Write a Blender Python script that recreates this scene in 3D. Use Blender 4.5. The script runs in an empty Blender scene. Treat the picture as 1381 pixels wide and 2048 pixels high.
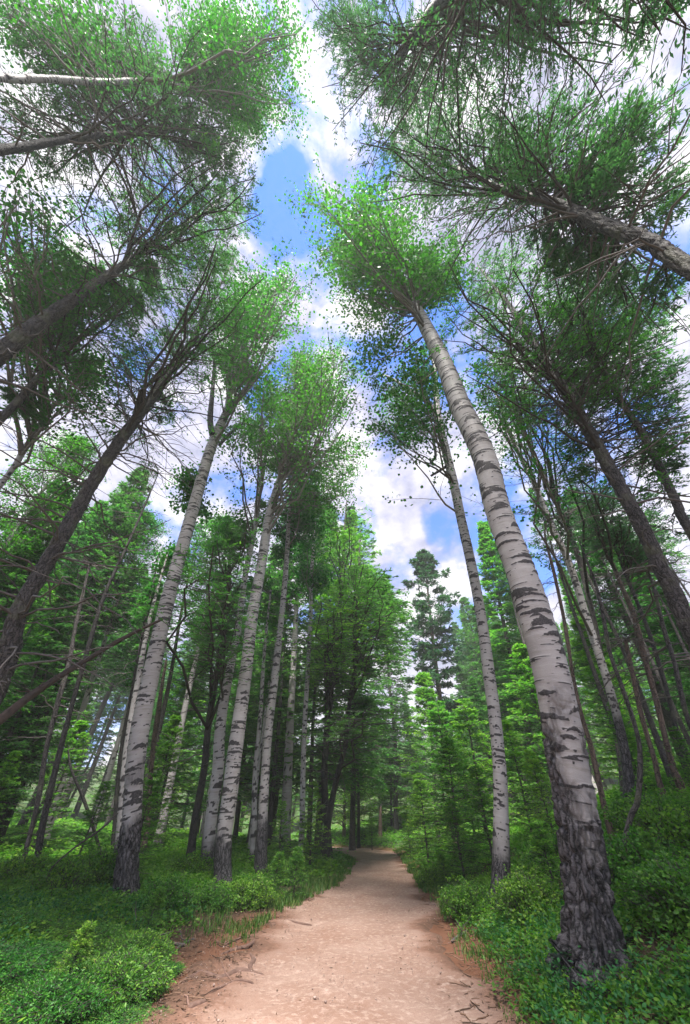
import bpy, math
import numpy as np
from mathutils import Vector

# ------------------------------------------------------------------ camera, sky, sun, exposure
SC = bpy.context.scene
CAMH = 1.25
F, CX, CY = 690.0, 690.5, 1024.0
TILT = math.radians(41.7)
cd = bpy.data.cameras.new("camera")
cam = bpy.data.objects.new("camera", cd)
SC.collection.objects.link(cam)
cam.location = (0, 0, CAMH)
cam.rotation_euler = (math.radians(90) + TILT, 0, 0)
cd.sensor_fit = 'VERTICAL'
cd.sensor_height = 24.0
cd.sensor_width = 24.0
cd.lens = 24.0 * F / 2048.0
cd.clip_start = 0.05
cd.clip_end = 1500
SC.camera = cam
SUN_EL, SUN_AZ = math.radians(66), math.radians(184)      # azimuth clockwise from +Y
world = bpy.data.worlds.new("World")
SC.world = world
world.use_nodes = True
nt = world.node_tree
nt.nodes.clear()
def N(nt, typ, **kw):
    n = nt.nodes.new(typ)
    for k, v in kw.items():
        if k.startswith('i_'):
            n.inputs[k[2:].replace('_', ' ')].default_value = v
        else:
            setattr(n, k, v)
    return n
def ramp(nt, stops, fac=None, interp='LINEAR'):
    r = nt.nodes.new('ShaderNodeValToRGB')
    r.color_ramp.interpolation = interp
    e = r.color_ramp.elements
    while len(e) < len(stops):
        e.new(0.5)
    for k, (p, c) in enumerate(stops):
        e[k].position = p
        e[k].color = (c, c, c, 1) if isinstance(c, (int, float)) else (c[0], c[1], c[2], 1)
    if fac is not None:
        nt.links.new(fac, r.inputs[0])
    return r
def mixc(nt, a, b, f, mode='MIX'):
    m = nt.nodes.new('ShaderNodeMix')
    m.data_type = 'RGBA'
    m.blend_type = mode
    for v, s in ((f, m.inputs[0]), (a, m.inputs[6]), (b, m.inputs[7])):
        if isinstance(v, (int, float)):
            s.default_value = v
        elif isinstance(v, tuple):
            s.default_value = (v[0], v[1], v[2], 1)
        else:
            nt.links.new(v, s)
    return m.outputs[2]
def math_(nt, op, a, b=None, clamp=False):
    m = nt.nodes.new('ShaderNodeMath')
    m.operation = op
    m.use_clamp = clamp
    for v, s in ((a, m.inputs[0]), (b, m.inputs[1])):
        if v is None:
            continue
        if isinstance(v, (int, float)):
            s.default_value = v
        else:
            nt.links.new(v, s)
    return m.outputs[0]
sky = N(nt, 'ShaderNodeTexSky', sky_type='NISHITA', sun_disc=False, sun_elevation=SUN_EL, sun_rotation=SUN_AZ,
        altitude=2400.0, air_density=1.0, dust_density=0.6, ozone_density=2.0)
bg_sky = N(nt, 'ShaderNodeBackground', i_Strength=0.08)
skc = mixc(nt, sky.outputs[0], (0.36, 0.74, 1.28), 1.0, 'MULTIPLY')
nt.links.new(skc, bg_sky.inputs[0])
tc = N(nt, 'ShaderNodeTexCoord')
mp = N(nt, 'ShaderNodeMapping')
mp.inputs['Location'].default_value = (3.1, 0.4, 1.7)
mp.inputs['Scale'].default_value = (1.0, 1.0, 1.25)
nt.links.new(tc.outputs['Generated'], mp.inputs[0])
n1 = N(nt, 'ShaderNodeTexNoise', i_Scale=3.3, i_Detail=10.0, i_Roughness=0.6, i_Distortion=0.3)
nt.links.new(mp.outputs[0], n1.inputs['Vector'])
n2 = N(nt, 'ShaderNodeTexNoise', i_Scale=6.0, i_Detail=8.0, i_Roughness=0.6)
nt.links.new(mp.outputs[0], n2.inputs['Vector'])
def dirpx(x, y):
    """unit direction of a pixel of the photograph"""
    x = np.asarray(x, float) - CX
    y = CY - np.asarray(y, float)
    st, ct = math.sin(TILT), math.cos(TILT)
    d = np.stack([x, F * ct - y * st, F * st + y * ct], -1)
    return d / np.linalg.norm(d, axis=-1, keepdims=True)
# openings in the cloud deck, by sky direction: (px, py, angular size, strength)
dens = math_(nt, 'ADD', n1.outputs['Fac'], math_(nt, 'MULTIPLY', math_(nt, 'SUBTRACT', n2.outputs['Fac'], 0.5), 0.45))
for (hx, hy, size, k) in ((575, 470, 0.17, 0.20), (565, 300, 0.09, 0.13), (660, 600, 0.13, 0.12), (1030, 1030, 0.26, 0.25),
                          (1090, 1130, 0.10, 0.16), (745, 700, 0.12, 0.18), (480, 760, 0.14, 0.13), (930, 700, 0.25, 0.20), (330, 800, 0.16, 0.12),
                          (250, 690, 0.14, 0.16), (870, 1050, 0.07, 0.14)):
    d = dirpx(hx, hy)
    vm = N(nt, 'ShaderNodeVectorMath', operation='DISTANCE')
    nt.links.new(tc.outputs['Generated'], vm.inputs[0])
    vm.inputs[1].default_value = tuple(d)
    mr = N(nt, 'ShaderNodeMapRange', interpolation_type='SMOOTHSTEP')
    nt.links.new(vm.outputs['Value'], mr.inputs[0])
    mr.inputs[1].default_value = 0.0
    mr.inputs[2].default_value = size
    mr.inputs[3].default_value = k
    mr.inputs[4].default_value = 0.0
    dens = math_(nt, 'SUBTRACT', dens, mr.outputs[0])
cmask = ramp(nt, [(0.33, 0.0), (0.41, 0.55), (0.47, 1.0)], dens)
ccol = ramp(nt, [(0.38, (0.40, 0.42, 0.60)), (0.50, (0.70, 0.69, 0.88)), (0.60, (0.98, 0.96, 1.0))], n2.outputs['Fac'])
bg_c = N(nt, 'ShaderNodeBackground', i_Strength=0.24)
nt.links.new(ccol.outputs[0], bg_c.inputs[0])
mx = N(nt, 'ShaderNodeMixShader')
nt.links.new(cmask.outputs[0], mx.inputs[0])
nt.links.new(bg_sky.outputs[0], mx.inputs[1])
nt.links.new(bg_c.outputs[0], mx.inputs[2])
wo = N(nt, 'ShaderNodeOutputWorld')
nt.links.new(mx.outputs[0], wo.inputs[0])

sd = bpy.data.lights.new("sun", 'SUN')
sd.energy = 3.3
sd.angle = math.radians(11)
sd.color = (1.0, 0.95, 0.87)
sun = bpy.data.objects.new("sun", sd)
SC.collection.objects.link(sun)
sv = Vector((math.sin(SUN_AZ) * math.cos(SUN_EL), math.cos(SUN_AZ) * math.cos(SUN_EL), math.sin(SUN_EL)))
sun.rotation_euler = sv.to_track_quat('Z', 'Y').to_euler()
sun.location = (0, 0, 40)

SC.view_settings.view_transform = 'Standard'
SC.view_settings.look = 'None'
SC.view_settings.exposure = 2.36
SC.view_settings.gamma = 1.0
SC.view_settings.use_curve_mapping = False
SC.cycles.max_bounces = 10
SC.cycles.diffuse_bounces = 7
SC.cycles.glossy_bounces = 2
SC.cycles.transmission_bounces = 7
SC.cycles.transparent_max_bounces = 4
SC.cycles.volume_bounces = 0
SC.cycles.use_denoising = True
SC.cycles.caustics_reflective = False
SC.cycles.caustics_refractive = False

# ------------------------------------------------------------------ numeric helpers
def hash3(ix, iy, iz, seed=0):
    n = (ix.astype(np.int64) * 73856093) ^ (iy.astype(np.int64) * 19349663) ^ (iz.astype(np.int64) * 83492791) ^ (seed * 2654435761 % 2**31)
    n = (n ^ (n >> 13)) * 1274126177 & 0x7fffffff
    n = (n ^ (n >> 16)) * 668265263 & 0x7fffffff
    return ((n ^ (n >> 15)) & 0xffffff) / float(0xffffff)
def vnoise(p, seed=0):
    p = np.asarray(p, float)
    i = np.floor(p)
    f = p - i
    u = f * f * (3 - 2 * f)
    r = 0
    for dx in (0, 1):
        wx = u[..., 0] if dx else 1 - u[..., 0]
        for dy in (0, 1):
            wy = u[..., 1] if dy else 1 - u[..., 1]
            for dz in (0, 1):
                wz = u[..., 2] if dz else 1 - u[..., 2]
                r = r + wx * wy * wz * hash3(i[..., 0] + dx, i[..., 1] + dy, i[..., 2] + dz, seed)
    return r
def fbm(p, octv=4, seed=0):
    r, a, t = 0, 0.5, 0
    p = np.asarray(p, float)
    for k in range(octv):
        r = r + a * vnoise(p * 2 ** k, seed + k)
        t += a
        a *= 0.5
    return r / t
def worley(p, seed=0):
    """F1 and F2-F1 of a jittered grid"""
    i = np.floor(p)
    f1 = np.full(p.shape[:-1], 9.0)
    f2 = f1.copy()
    for dx in (-1, 0, 1):
        for dy in (-1, 0, 1):
            for dz in (-1, 0, 1):
                c = i + np.array([dx, dy, dz])
                q = np.stack([c[..., k] + hash3(c[..., 0], c[..., 1], c[..., 2], seed + 7 * k + 1) for k in range(3)], -1)
                d = np.linalg.norm(q - p, axis=-1)
                f2 = np.minimum(f2, np.maximum(f1, d))
                f1 = np.minimum(f1, d)
    return f1, f2 - f1
def sstep(a, b, x):
    t = np.clip((x - a) / (b - a), 0, 1)
    return t * t * (3 - 2 * t)
def unit(v):
    return v / np.maximum(np.linalg.norm(v, axis=-1, keepdims=True), 1e-9)

# ------------------------------------------------------------------ object helpers
COL = SC.collection
USED = {}
def link(o, parent=None):
    COL.objects.link(o)
    if parent is not None:
        o.parent = parent
    return o
def tag(o, label=None, cat=None, group=None, kind=None):
    if label: o['label'] = label
    if cat: o['category'] = cat
    if group: o['group'] = group
    if kind: o['kind'] = kind
    return o
def thing(name, label, cat, loc=(0, 0, 0), group=None):
    o = bpy.data.objects.new(name, None)
    o.empty_display_size = 0.3
    COL.objects.link(o)
    o.location = loc
    return tag(o, label, cat, group)
class MB:
    """collects vertices, faces and per-point attributes, then builds one mesh"""
    def __init__(s):
        s.v, s.f, s.n, s.a = [], [], 0, {}
    def add(s, v, f, **attrs):
        v = np.asarray(v, np.float32).reshape(-1, 3)
        if len(v) == 0:
            return
        s.f.append(np.asarray(f, np.int64) + s.n)
        s.v.append(v)
        s.n += len(v)
        for k, val in attrs.items():
            s.a.setdefault(k, []).append(np.asarray(val, np.float32))
    def mesh(s, name, mat, smooth=False):
        V = np.concatenate(s.v)
        me = bpy.data.meshes.new(name)
        me.vertices.add(len(V))
        me.vertices.foreach_set('co', V.ravel())
        flat = np.concatenate([f.ravel() for f in s.f])
        tot = np.concatenate([np.full(f.shape[0], f.shape[1]) for f in s.f])
        start = np.concatenate([[0], np.cumsum(tot)[:-1]])
        me.loops.add(len(flat))
        me.loops.foreach_set('vertex_index', flat.astype(np.int32))
        me.polygons.add(len(tot))
        me.polygons.foreach_set('loop_start', start.astype(np.int32))
        me.polygons.foreach_set('loop_total', tot.astype(np.int32))
        me.update(calc_edges=True)
        if smooth:
            me.polygons.foreach_set('use_smooth', np.ones(len(tot), bool))
        for k, lst in s.a.items():
            A = np.concatenate(lst)
            if A.ndim == 2:
                at = me.attributes.new(k, 'FLOAT_VECTOR', 'POINT')
                at.data.foreach_set('vector', A.ravel())
            else:
                at = me.attributes.new(k, 'FLOAT', 'POINT')
                at.data.foreach_set('value', A)
        me.materials.append(mat)
        return me
    def build(s, name, mat, parent=None, smooth=False):
        if s.n == 0:
            return None
        me = s.mesh(name, mat, smooth)
        return link(bpy.data.objects.new(name, me), parent)

def frames(P):
    """P (B,n,3) -> two unit normals per point"""
    T = np.gradient(P, axis=1)
    T = unit(T)
    ref = np.zeros_like(T)
    mean = unit(T.mean(axis=1, keepdims=True))
    usex = np.abs(mean[..., 2:3]) > 0.8
    ref[:] = np.where(usex, np.array([1.0, 0, 0]), np.array([0, 0, 1.0]))
    A = unit(np.cross(T, ref))
    Bn = np.cross(T, A)
    return T, A, Bn
def tubes(mb, P, R, seg=5, tint=None):
    P = np.asarray(P, float); R = np.asarray(R, float)
    B, n = R.shape
    if B == 0:
        return
    T, A, Bn = frames(P)
    th = np.linspace(0, 2 * math.pi, seg, endpoint=False)
    V = P[:, :, None, :] + R[:, :, None, None] * (np.cos(th)[None, None, :, None] * A[:, :, None, :] + np.sin(th)[None, None, :, None] * Bn[:, :, None, :])
    b = np.arange(B)[:, None, None] * n * seg
    i = np.arange(n - 1)[None, :, None] * seg
    j = np.arange(seg)[None, None, :]
    j2 = (j + 1) % seg
    f = np.stack([b + i + j, b + i + j2, b + i + seg + j2, b + i + seg + j], -1).reshape(-1, 4)
    t = np.repeat(np.random.default_rng(B * 7 + n).random(B) if tint is None else tint, n * seg)
    mb.add(V.reshape(-1, 3), f, tint=t)
def leaves(mb, C, size, rng, shape='round', axis=None, tint=None, up=0.0, width=1.0):
    """one small face per leaf"""
    Nn = len(C)
    if Nn == 0:
        return
    if axis is None:
        axis = rng.normal(size=(Nn, 3))
    axis = unit(axis)
    nrm = rng.normal(size=(Nn, 3))
    nrm[:, 2] = np.abs(nrm[:, 2]) + up
    side = unit(np.cross(axis, nrm))
    size = np.broadcast_to(size, (Nn,))[:, None]
    if shape == 'round':
        k = np.array([(-.5, 0), (-.22, .42), (.22, .40), (.52, 0), (.22, -.40), (-.22, -.42)])
        k[:, 1] *= width
    elif shape == 'leaf':
        k = np.array([(-.5, 0), (-.05, .26), (.5, 0), (-.05, -.26)])
        k[:, 1] *= width
    else:
        k = np.array([(-.5, 0), (-.1, .17), (.5, 0), (-.1, -.17)])
        k[:, 1] *= width
    V = C[:, None, :] + size[:, None] * (k[None, :, 0:1] * axis[:, None, :] + k[None, :, 1:2] * side[:, None, :])
    m = len(k)
    f = np.arange(Nn * m).reshape(Nn, m)
    if tint is None:
        tint = rng.random(Nn)
    mb.add(V.reshape(-1, 3), f, tint=np.repeat(tint, m))

# ------------------------------------------------------------------ materials
def newmat(name):
    m = bpy.data.materials.new(name)
    m.use_nodes = True
    t = m.node_tree
    t.nodes.clear()
    return m, t, N(t, 'ShaderNodeOutputMaterial')
def attr(t, name, out='Fac'):
    a = N(t, 'ShaderNodeAttribute', attribute_name=name)
    return a.outputs[out]
def leafmat(name, stops, trans=0.4, rough=0.5, lighten=1.0):
    m, t, out = newmat(name)
    r = ramp(t, stops, attr(t, 'tint'))
    oi = N(t, 'ShaderNodeObjectInfo')
    hv = N(t, 'ShaderNodeHueSaturation')
    mr = N(t, 'ShaderNodeMapRange')
    t.links.new(oi.outputs['Random'], mr.inputs[0])
    mr.inputs[3].default_value = 0.478
    mr.inputs[4].default_value = 0.517
    t.links.new(mr.outputs[0], hv.inputs['Hue'])
    mr2 = N(t, 'ShaderNodeMapRange')
    t.links.new(oi.outputs['Random'], mr2.inputs[0])
    mr2.inputs[3].default_value = 1.2
    mr2.inputs[4].default_value = 0.85
    t.links.new(mr2.outputs[0], hv.inputs['Value'])
    t.links.new(r.outputs[0], hv.inputs['Color'])
    d = N(t, 'ShaderNodeBsdfPrincipled', i_Roughness=rough)
    d.inputs['Specular IOR Level'].default_value = 0.35
    t.links.new(hv.outputs[0], d.inputs['Base Color'])
    tr = N(t, 'ShaderNodeBsdfTranslucent')
    tcm = mixc(t, hv.outputs[0], (0.95 * lighten, 1.5 * lighten, 0.65 * lighten), 1.0, 'MULTIPLY')
    t.links.new(tcm, tr.inputs[0])
    ms = N(t, 'ShaderNodeMixShader', )
    ms.inputs[0].default_value = trans
    t.links.new(d.outputs[0], ms.inputs[1])
    t.links.new(tr.outputs[0], ms.inputs[2])
    t.links.new(ms.outputs[0], out.inputs[0])
    return m
def barkmat(name, dark, light, crackw=0.14, scale=(22, 22, 6), lichen=0.0, wet=0.75):
    m, t, out = newmat(name)
    co = attr(t, 'bc', 'Vector')
    nz = N(t, 'ShaderNodeTexNoise', i_Scale=9.0, i_Detail=5.0)
    t.links.new(co, nz.inputs['Vector'])
    w = N(t, 'ShaderNodeVectorMath', operation='MULTIPLY_ADD')
    t.links.new(nz.outputs['Color'], w.inputs[0])
    w.inputs[1].default_value = (0.12, 0.12, 0.34)
    t.links.new(co, w.inputs[2])
    sc = N(t, 'ShaderNodeVectorMath', operation='MULTIPLY')
    t.links.new(w.outputs[0], sc.inputs[0])
    sc.inputs[1].default_value = scale
    vo = N(t, 'ShaderNodeTexVoronoi', feature='DISTANCE_TO_EDGE', i_Scale=1.0)
    t.links.new(sc.outputs[0], vo.inputs['Vector'])
    crack = ramp(t, [(0.0, 0.0), (crackw, 1.0)], vo.outputs['Distance'])
    fine = N(t, 'ShaderNodeTexNoise', i_Scale=60.0, i_Detail=6.0, i_Roughness=0.65)
    t.links.new(co, fine.inputs['Vector'])
    big = N(t, 'ShaderNodeTexNoise', i_Scale=2.2, i_Detail=4.0)
    t.links.new(co, big.inputs['Vector'])
    c1 = mixc(t, dark, light, ramp(t, [(0.3, 0.0), (0.72, 1.0)], fine.outputs['Fac']).outputs[0])
    c2 = mixc(t, (dark[0] * .3, dark[1] * .3, dark[2] * .3), c1, crack.outputs[0])
    c3 = mixc(t, c2, (light[0] * 1.3, light[1] * 1.25, light[2] * 1.15), ramp(t, [(0.5, 0.0), (0.75, 0.5)], big.outputs['Fac']).outputs[0])
    if lichen:
        c3 = mixc(t, c3, (0.12, 0.15, 0.06), ramp(t, [(0.56, 0.0), (0.66, lichen)], big.outputs['Fac']).outputs[0])
    b = N(t, 'ShaderNodeBsdfPrincipled', i_Roughness=wet)
    t.links.new(c3, b.inputs['Base Color'])
    h = math_(t, 'ADD', math_(t, 'MULTIPLY', crack.outputs[0], 0.8), math_(t, 'MULTIPLY', fine.outputs['Fac'], 0.35))
    bu = N(t, 'ShaderNodeBump', i_Strength=0.9, i_Distance=0.02)
    t.links.new(h, bu.inputs['Height'])
    t.links.new(bu.outputs[0], b.inputs['Normal'])
    t.links.new(b.outputs[0], out.inputs[0])
    return m
def aspenmat(name):
    m, t, out = newmat(name)
    co = attr(t, 'bc', 'Vector')
    scar, base = attr(t, 'scar'), attr(t, 'base')
    st = N(t, 'ShaderNodeVectorMath', operation='MULTIPLY')
    t.links.new(co, st.inputs[0])
    st.inputs[1].default_value = (7, 7, 75)
    hl = N(t, 'ShaderNodeTexNoise', i_Scale=1.0, i_Detail=5.0, i_Roughness=0.7)
    t.links.new(st.outputs[0], hl.inputs['Vector'])
    sp = N(t, 'ShaderNodeTexNoise', i_Scale=45.0, i_Detail=5.0, i_Roughness=0.7)
    t.links.new(co, sp.inputs['Vector'])
    bg = N(t, 'ShaderNodeTexNoise', i_Scale=1.7, i_Detail=3.0)
    t.links.new(co, bg.inputs['Vector'])
    white = mixc(t, (0.295, 0.275, 0.278), (0.425, 0.40, 0.402), ramp(t, [(0.3, 0.0), (0.7, 1.0)], bg.outputs['Fac']).outputs[0])
    white = mixc(t, white, (0.19, 0.17, 0.17), ramp(t, [(0.60, 0.0), (0.72, 0.75)], hl.outputs['Fac']).outputs[0])
    white = mixc(t, white, (0.30, 0.27, 0.25), ramp(t, [(0.55, 0.0), (0.75, 0.5)], sp.outputs['Fac']).outputs[0])
    stn = N(t, 'ShaderNodeTexNoise', i_Scale=3.6, i_Detail=7.0, i_Roughness=0.68)
    t.links.new(st.outputs[0], stn.inputs['Vector'])
    stn.inputs['Scale'].default_value = 0.28
    white = mixc(t, white, (0.20, 0.175, 0.15), ramp(t, [(0.54, 0.0), (0.70, 0.65)], stn.outputs['Fac']).outputs[0])
    white = mixc(t, white, (0.45, 0.43, 0.435), ramp(t, [(0.32, 0.8), (0.46, 0.0)], stn.outputs['Fac']).outputs[0])
    dk = mixc(t, (0.010, 0.009, 0.012), (0.085, 0.072, 0.078), ramp(t, [(0.45, 0.0), (0.75, 1.0)], sp.outputs['Fac']).outputs[0])
    c = mixc(t, white, dk, ramp(t, [(0.25, 0.0), (0.6, 0.93)], scar).outputs[0])
    # furrowed foot of the trunk
    sc = N(t, 'ShaderNodeVectorMath', operation='MULTIPLY')
    wz = N(t, 'ShaderNodeTexNoise', i_Scale=11.0, i_Detail=6.0, i_Roughness=0.65)
    t.links.new(co, wz.inputs['Vector'])
    wv = N(t, 'ShaderNodeVectorMath', operation='MULTIPLY_ADD')
    t.links.new(wz.outputs['Color'], wv.inputs[0])
    wv.inputs[1].default_value = (0.10, 0.10, 0.30)
    t.links.new(co, wv.inputs[2])
    t.links.new(wv.outputs[0], sc.inputs[0])
    sc.inputs[1].default_value = (24, 24, 5.5)
    vo = N(t, 'ShaderNodeTexVoronoi', feature='DISTANCE_TO_EDGE', i_Scale=1.0)
    t.links.new(sc.outputs[0], vo.inputs['Vector'])
    fr = mixc(t, (0.005, 0.005, 0.007), (0.125, 0.115, 0.128), ramp(t, [(0.03, 0.0), (0.16, 0.55), (0.45, 1.0)], vo.outputs['Distance']).outputs[0])
    fr = mixc(t, fr, (0.27, 0.24, 0.24), ramp(t, [(0.57, 0.0), (0.72, 0.42)], sp.outputs['Fac']).outputs[0])
    c = mixc(t, c, fr, base)
    b = N(t, 'ShaderNodeBsdfPrincipled', i_Roughness=0.62)
    b.inputs['Specular IOR Level'].default_value = 0.3
    t.links.new(c, b.inputs['Base Color'])
    h = math_(t, 'ADD', math_(t, 'MULTIPLY', sp.outputs['Fac'], 0.3), math_(t, 'MULTIPLY', math_(t, 'MULTIPLY', vo.outputs['Distance'], 2.0, True), base))
    h = math_(t, 'SUBTRACT', h, math_(t, 'MULTIPLY', scar, 0.35))
    bu = N(t, 'ShaderNodeBump', i_Strength=0.8, i_Distance=0.015)
    t.links.new(h, bu.inputs['Height'])
    t.links.new(bu.outputs[0], b.inputs['Normal'])
    t.links.new(b.outputs[0], out.inputs[0])
    return m
def twigmat(name, a, b_, rough=0.8):
    m, t, out = newmat(name)
    co = N(t, 'ShaderNodeTexCoord')
    nz = N(t, 'ShaderNodeTexNoise', i_Scale=14.0, i_Detail=5.0)
    t.links.new(co.outputs['Object'], nz.inputs['Vector'])
    f = math_(t, 'ADD', math_(t, 'MULTIPLY', nz.outputs['Fac'], 0.7), math_(t, 'MULTIPLY', attr(t, 'tint'), 0.4))
    c = mixc(t, a, b_, ramp(t, [(0.25, 0.0), (0.8, 1.0)], f).outputs[0])
    b = N(t, 'ShaderNodeBsdfPrincipled', i_Roughness=rough)
    t.links.new(c, b.inputs['Base Color'])
    bu = N(t, 'ShaderNodeBump', i_Strength=0.5, i_Distance=0.01)
    t.links.new(nz.outputs['Fac'], bu.inputs['Height'])
    t.links.new(bu.outputs[0], b.inputs['Normal'])
    t.links.new(b.outputs[0], out.inputs[0])
    return m
M = {}
M['aspen_leaf'] = leafmat('aspen leaf', [(0.0, (0.016, 0.075, 0.016)), (0.5, (0.034, 0.150, 0.022)), (1.0, (0.090, 0.260, 0.028))], 0.55)
M['fir'] = leafmat('fir needle', [(0.0, (0.026, 0.085, 0.034)), (0.5, (0.056, 0.160, 0.044)), (0.85, (0.105, 0.245, 0.050)), (1.0, (0.160, 0.310, 0.055))], 0.50)
M['fir_young'] = leafmat('young fir needle', [(0.0, (0.036, 0.125, 0.030)), (0.5, (0.110, 0.255, 0.040)), (1.0, (0.280, 0.430, 0.060))], 0.54)
M['pine'] = leafmat('pine needle', [(0.0, (0.026, 0.072, 0.046)), (0.6, (0.048, 0.125, 0.062)), (1.0, (0.090, 0.200, 0.070))], 0.42)
M['cover'] = leafmat('ground cover leaf', [(0.0, (0.024, 0.090, 0.016)), (0.5, (0.075, 0.205, 0.026)), (1.0, (0.205, 0.360, 0.036))], 0.45)
M['herb'] = leafmat('herb leaf', [(0.0, (0.018, 0.100, 0.030)), (0.5, (0.040, 0.160, 0.038)), (0.93, (0.070, 0.210, 0.045)), (1.0, (0.28, 0.20, 0.03))], 0.38)
M['grass'] = leafmat('grass blade', [(0.0, (0.050, 0.130, 0.025)), (0.7, (0.110, 0.230, 0.040)), (1.0, (0.26, 0.25, 0.10))], 0.35)
M['juniper'] = leafmat('juniper needle', [(0.0, (0.012, 0.065, 0.016)), (0.5, (0.045, 0.175, 0.026)), (0.9, (0.130, 0.310, 0.030)), (1.0, (0.19, 0.21, 0.03))], 0.3)
M['litter'] = leafmat('dead leaf', [(0.0, (0.045, 0.028, 0.018)), (0.6, (0.12, 0.070, 0.042)), (1.0, (0.22, 0.14, 0.09))], 0.05, 0.8)
M['fir_bark'] = barkmat('fir bark', (0.036, 0.030, 0.031), (0.125, 0.108, 0.106), lichen=0.35)
M['pine_bark'] = barkmat('pine bark', (0.070, 0.046, 0.036), (0.185, 0.125, 0.105), crackw=0.10, scale=(14, 14, 4))
M['dark_bark'] = barkmat('dark fir bark', (0.022, 0.019, 0.021), (0.070, 0.060, 0.060), lichen=0.2)
M['aspen_bark'] = aspenmat('aspen bark')
M['twig'] = twigmat('fir branch', (0.020, 0.016, 0.016), (0.065, 0.054, 0.050))
M['dead_twig'] = twigmat('dead branch', (0.045, 0.036, 0.036), (0.14, 0.12, 0.115))
M['aspen_twig'] = twigmat('aspen branch', (0.07, 0.06, 0.055), (0.24, 0.22, 0.21))
M['log'] = twigmat('weathered log', (0.020, 0.013, 0.011), (0.085, 0.050, 0.038))
M['peeled'] = twigmat('peeled orange wood', (0.16, 0.050, 0.022), (0.42, 0.18, 0.085))
M['root'] = twigmat('root bark', (0.065, 0.034, 0.026), (0.19, 0.11, 0.085))
M['stone'] = twigmat('pebble', (0.13, 0.085, 0.07), (0.40, 0.29, 0.25))
def groundmat(name, kind):
    m, t, out = newmat(name)
    co = N(t, 'ShaderNodeTexCoord').outputs['Object']
    def nz(s, d=5.0, r=0.6):
        n = N(t, 'ShaderNodeTexNoise', i_Scale=s, i_Detail=d, i_Roughness=r)
        t.links.new(co, n.inputs['Vector'])
        return n.outputs['Fac']
    a, bb, cc = nz(1.1), nz(14.0, 6.0, 0.7), nz(75.0, 5.0, 0.75)
    if kind == 'path':
        c = mixc(t, (0.245, 0.148, 0.112), (0.310, 0.210, 0.170), ramp(t, [(0.35, 0.0), (0.68, 1.0)], a).outputs[0])
        c = mixc(t, c, (0.43, 0.32, 0.27), ramp(t, [(0.50, 0.0), (0.66, 0.8)], bb).outputs[0])
        c = mixc(t, c, (0.19, 0.095, 0.065), ramp(t, [(0.32, 0.8), (0.47, 0.0)], cc).outputs[0])
        c = mixc(t, c, (0.52, 0.40, 0.34), ramp(t, [(0.60, 0.0), (0.70, 0.6)], cc).outputs[0])
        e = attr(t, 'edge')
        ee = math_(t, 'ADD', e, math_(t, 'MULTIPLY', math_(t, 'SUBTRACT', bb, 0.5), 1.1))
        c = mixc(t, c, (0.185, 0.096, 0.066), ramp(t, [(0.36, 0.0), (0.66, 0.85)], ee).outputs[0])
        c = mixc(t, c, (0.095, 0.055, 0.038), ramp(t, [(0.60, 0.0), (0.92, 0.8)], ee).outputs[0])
    else:
        c = mixc(t, (0.032, 0.022, 0.015), (0.085, 0.055, 0.038), ramp(t, [(0.35, 0.0), (0.68, 1.0)], bb).outputs[0])
        c = mixc(t, c, (0.15, 0.10, 0.075), ramp(t, [(0.58, 0.0), (0.72, 0.6)], cc).outputs[0])
        far = attr(t, 'green')
        c = mixc(t, c, (0.045, 0.110, 0.028), math_(t, 'MULTIPLY', far, ramp(t, [(0.38, 0.35), (0.62, 1.0)], a).outputs[0]))
        c = mixc(t, c, (0.19, 0.085, 0.05), attr(t, 'bare'))
    b = N(t, 'ShaderNodeBsdfPrincipled', i_Roughness=0.92)
    b.inputs['Specular IOR Level'].default_value = 0.2
    t.links.new(c, b.inputs['Base Color'])
    h = math_(t, 'ADD', math_(t, 'MULTIPLY', bb, 0.7), math_(t, 'MULTIPLY', cc, 0.4))
    bu = N(t, 'ShaderNodeBump', i_Strength=0.7, i_Distance=0.03)
    t.links.new(h, bu.inputs['Height'])
    t.links.new(bu.outputs[0], b.inputs['Normal'])
    t.links.new(b.outputs[0], out.inputs[0])
    return m
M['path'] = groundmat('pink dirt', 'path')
M['floor'] = groundmat('forest floor', 'floor')

# ------------------------------------------------------------------ terrain
def flat_hit(x, y, z=0.0):
    d = dirpx(x, y)
    t = (z - CAMH) / d[..., 2]
    return d[..., 0] * t, d[..., 1] * t
# path edges traced from the photograph, near to far
_pl = np.array([flat_hit(x, y) for x, y in ((330, 2038), (400, 1955), (465, 1898), (540, 1846), (668, 1772), (700, 1740), (705, 1722), (678, 1708), (640, 1703))])
_pr = np.array([flat_hit(x, y) for x, y in ((1000, 2038), (955, 1930), (905, 1870), (878, 1815), (848, 1775), (822, 1740), (812, 1722), (800, 1708), (790, 1701))])
_py = 0.5 * (_pl[:, 1] + _pr[:, 1])
PY = np.concatenate([[-40, 0, 3.0], _py, [32, 37, 45, 200]])
PXL = np.concatenate([[-1.6, -1.5, -1.35], _pl[:, 0], [-4.0, -8.0, -16, -150]])
PXR = np.concatenate([[1.5, 1.35, 1.3], _pr[:, 0], [0.6, -3.2, -10, -140]])
o_ = np.argsort(PY)
PY, PXL, PXR = PY[o_], PXL[o_], PXR[o_]
def path_edges(y):
    return np.interp(y, PY, PXL), np.interp(y, PY, PXR)
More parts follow.
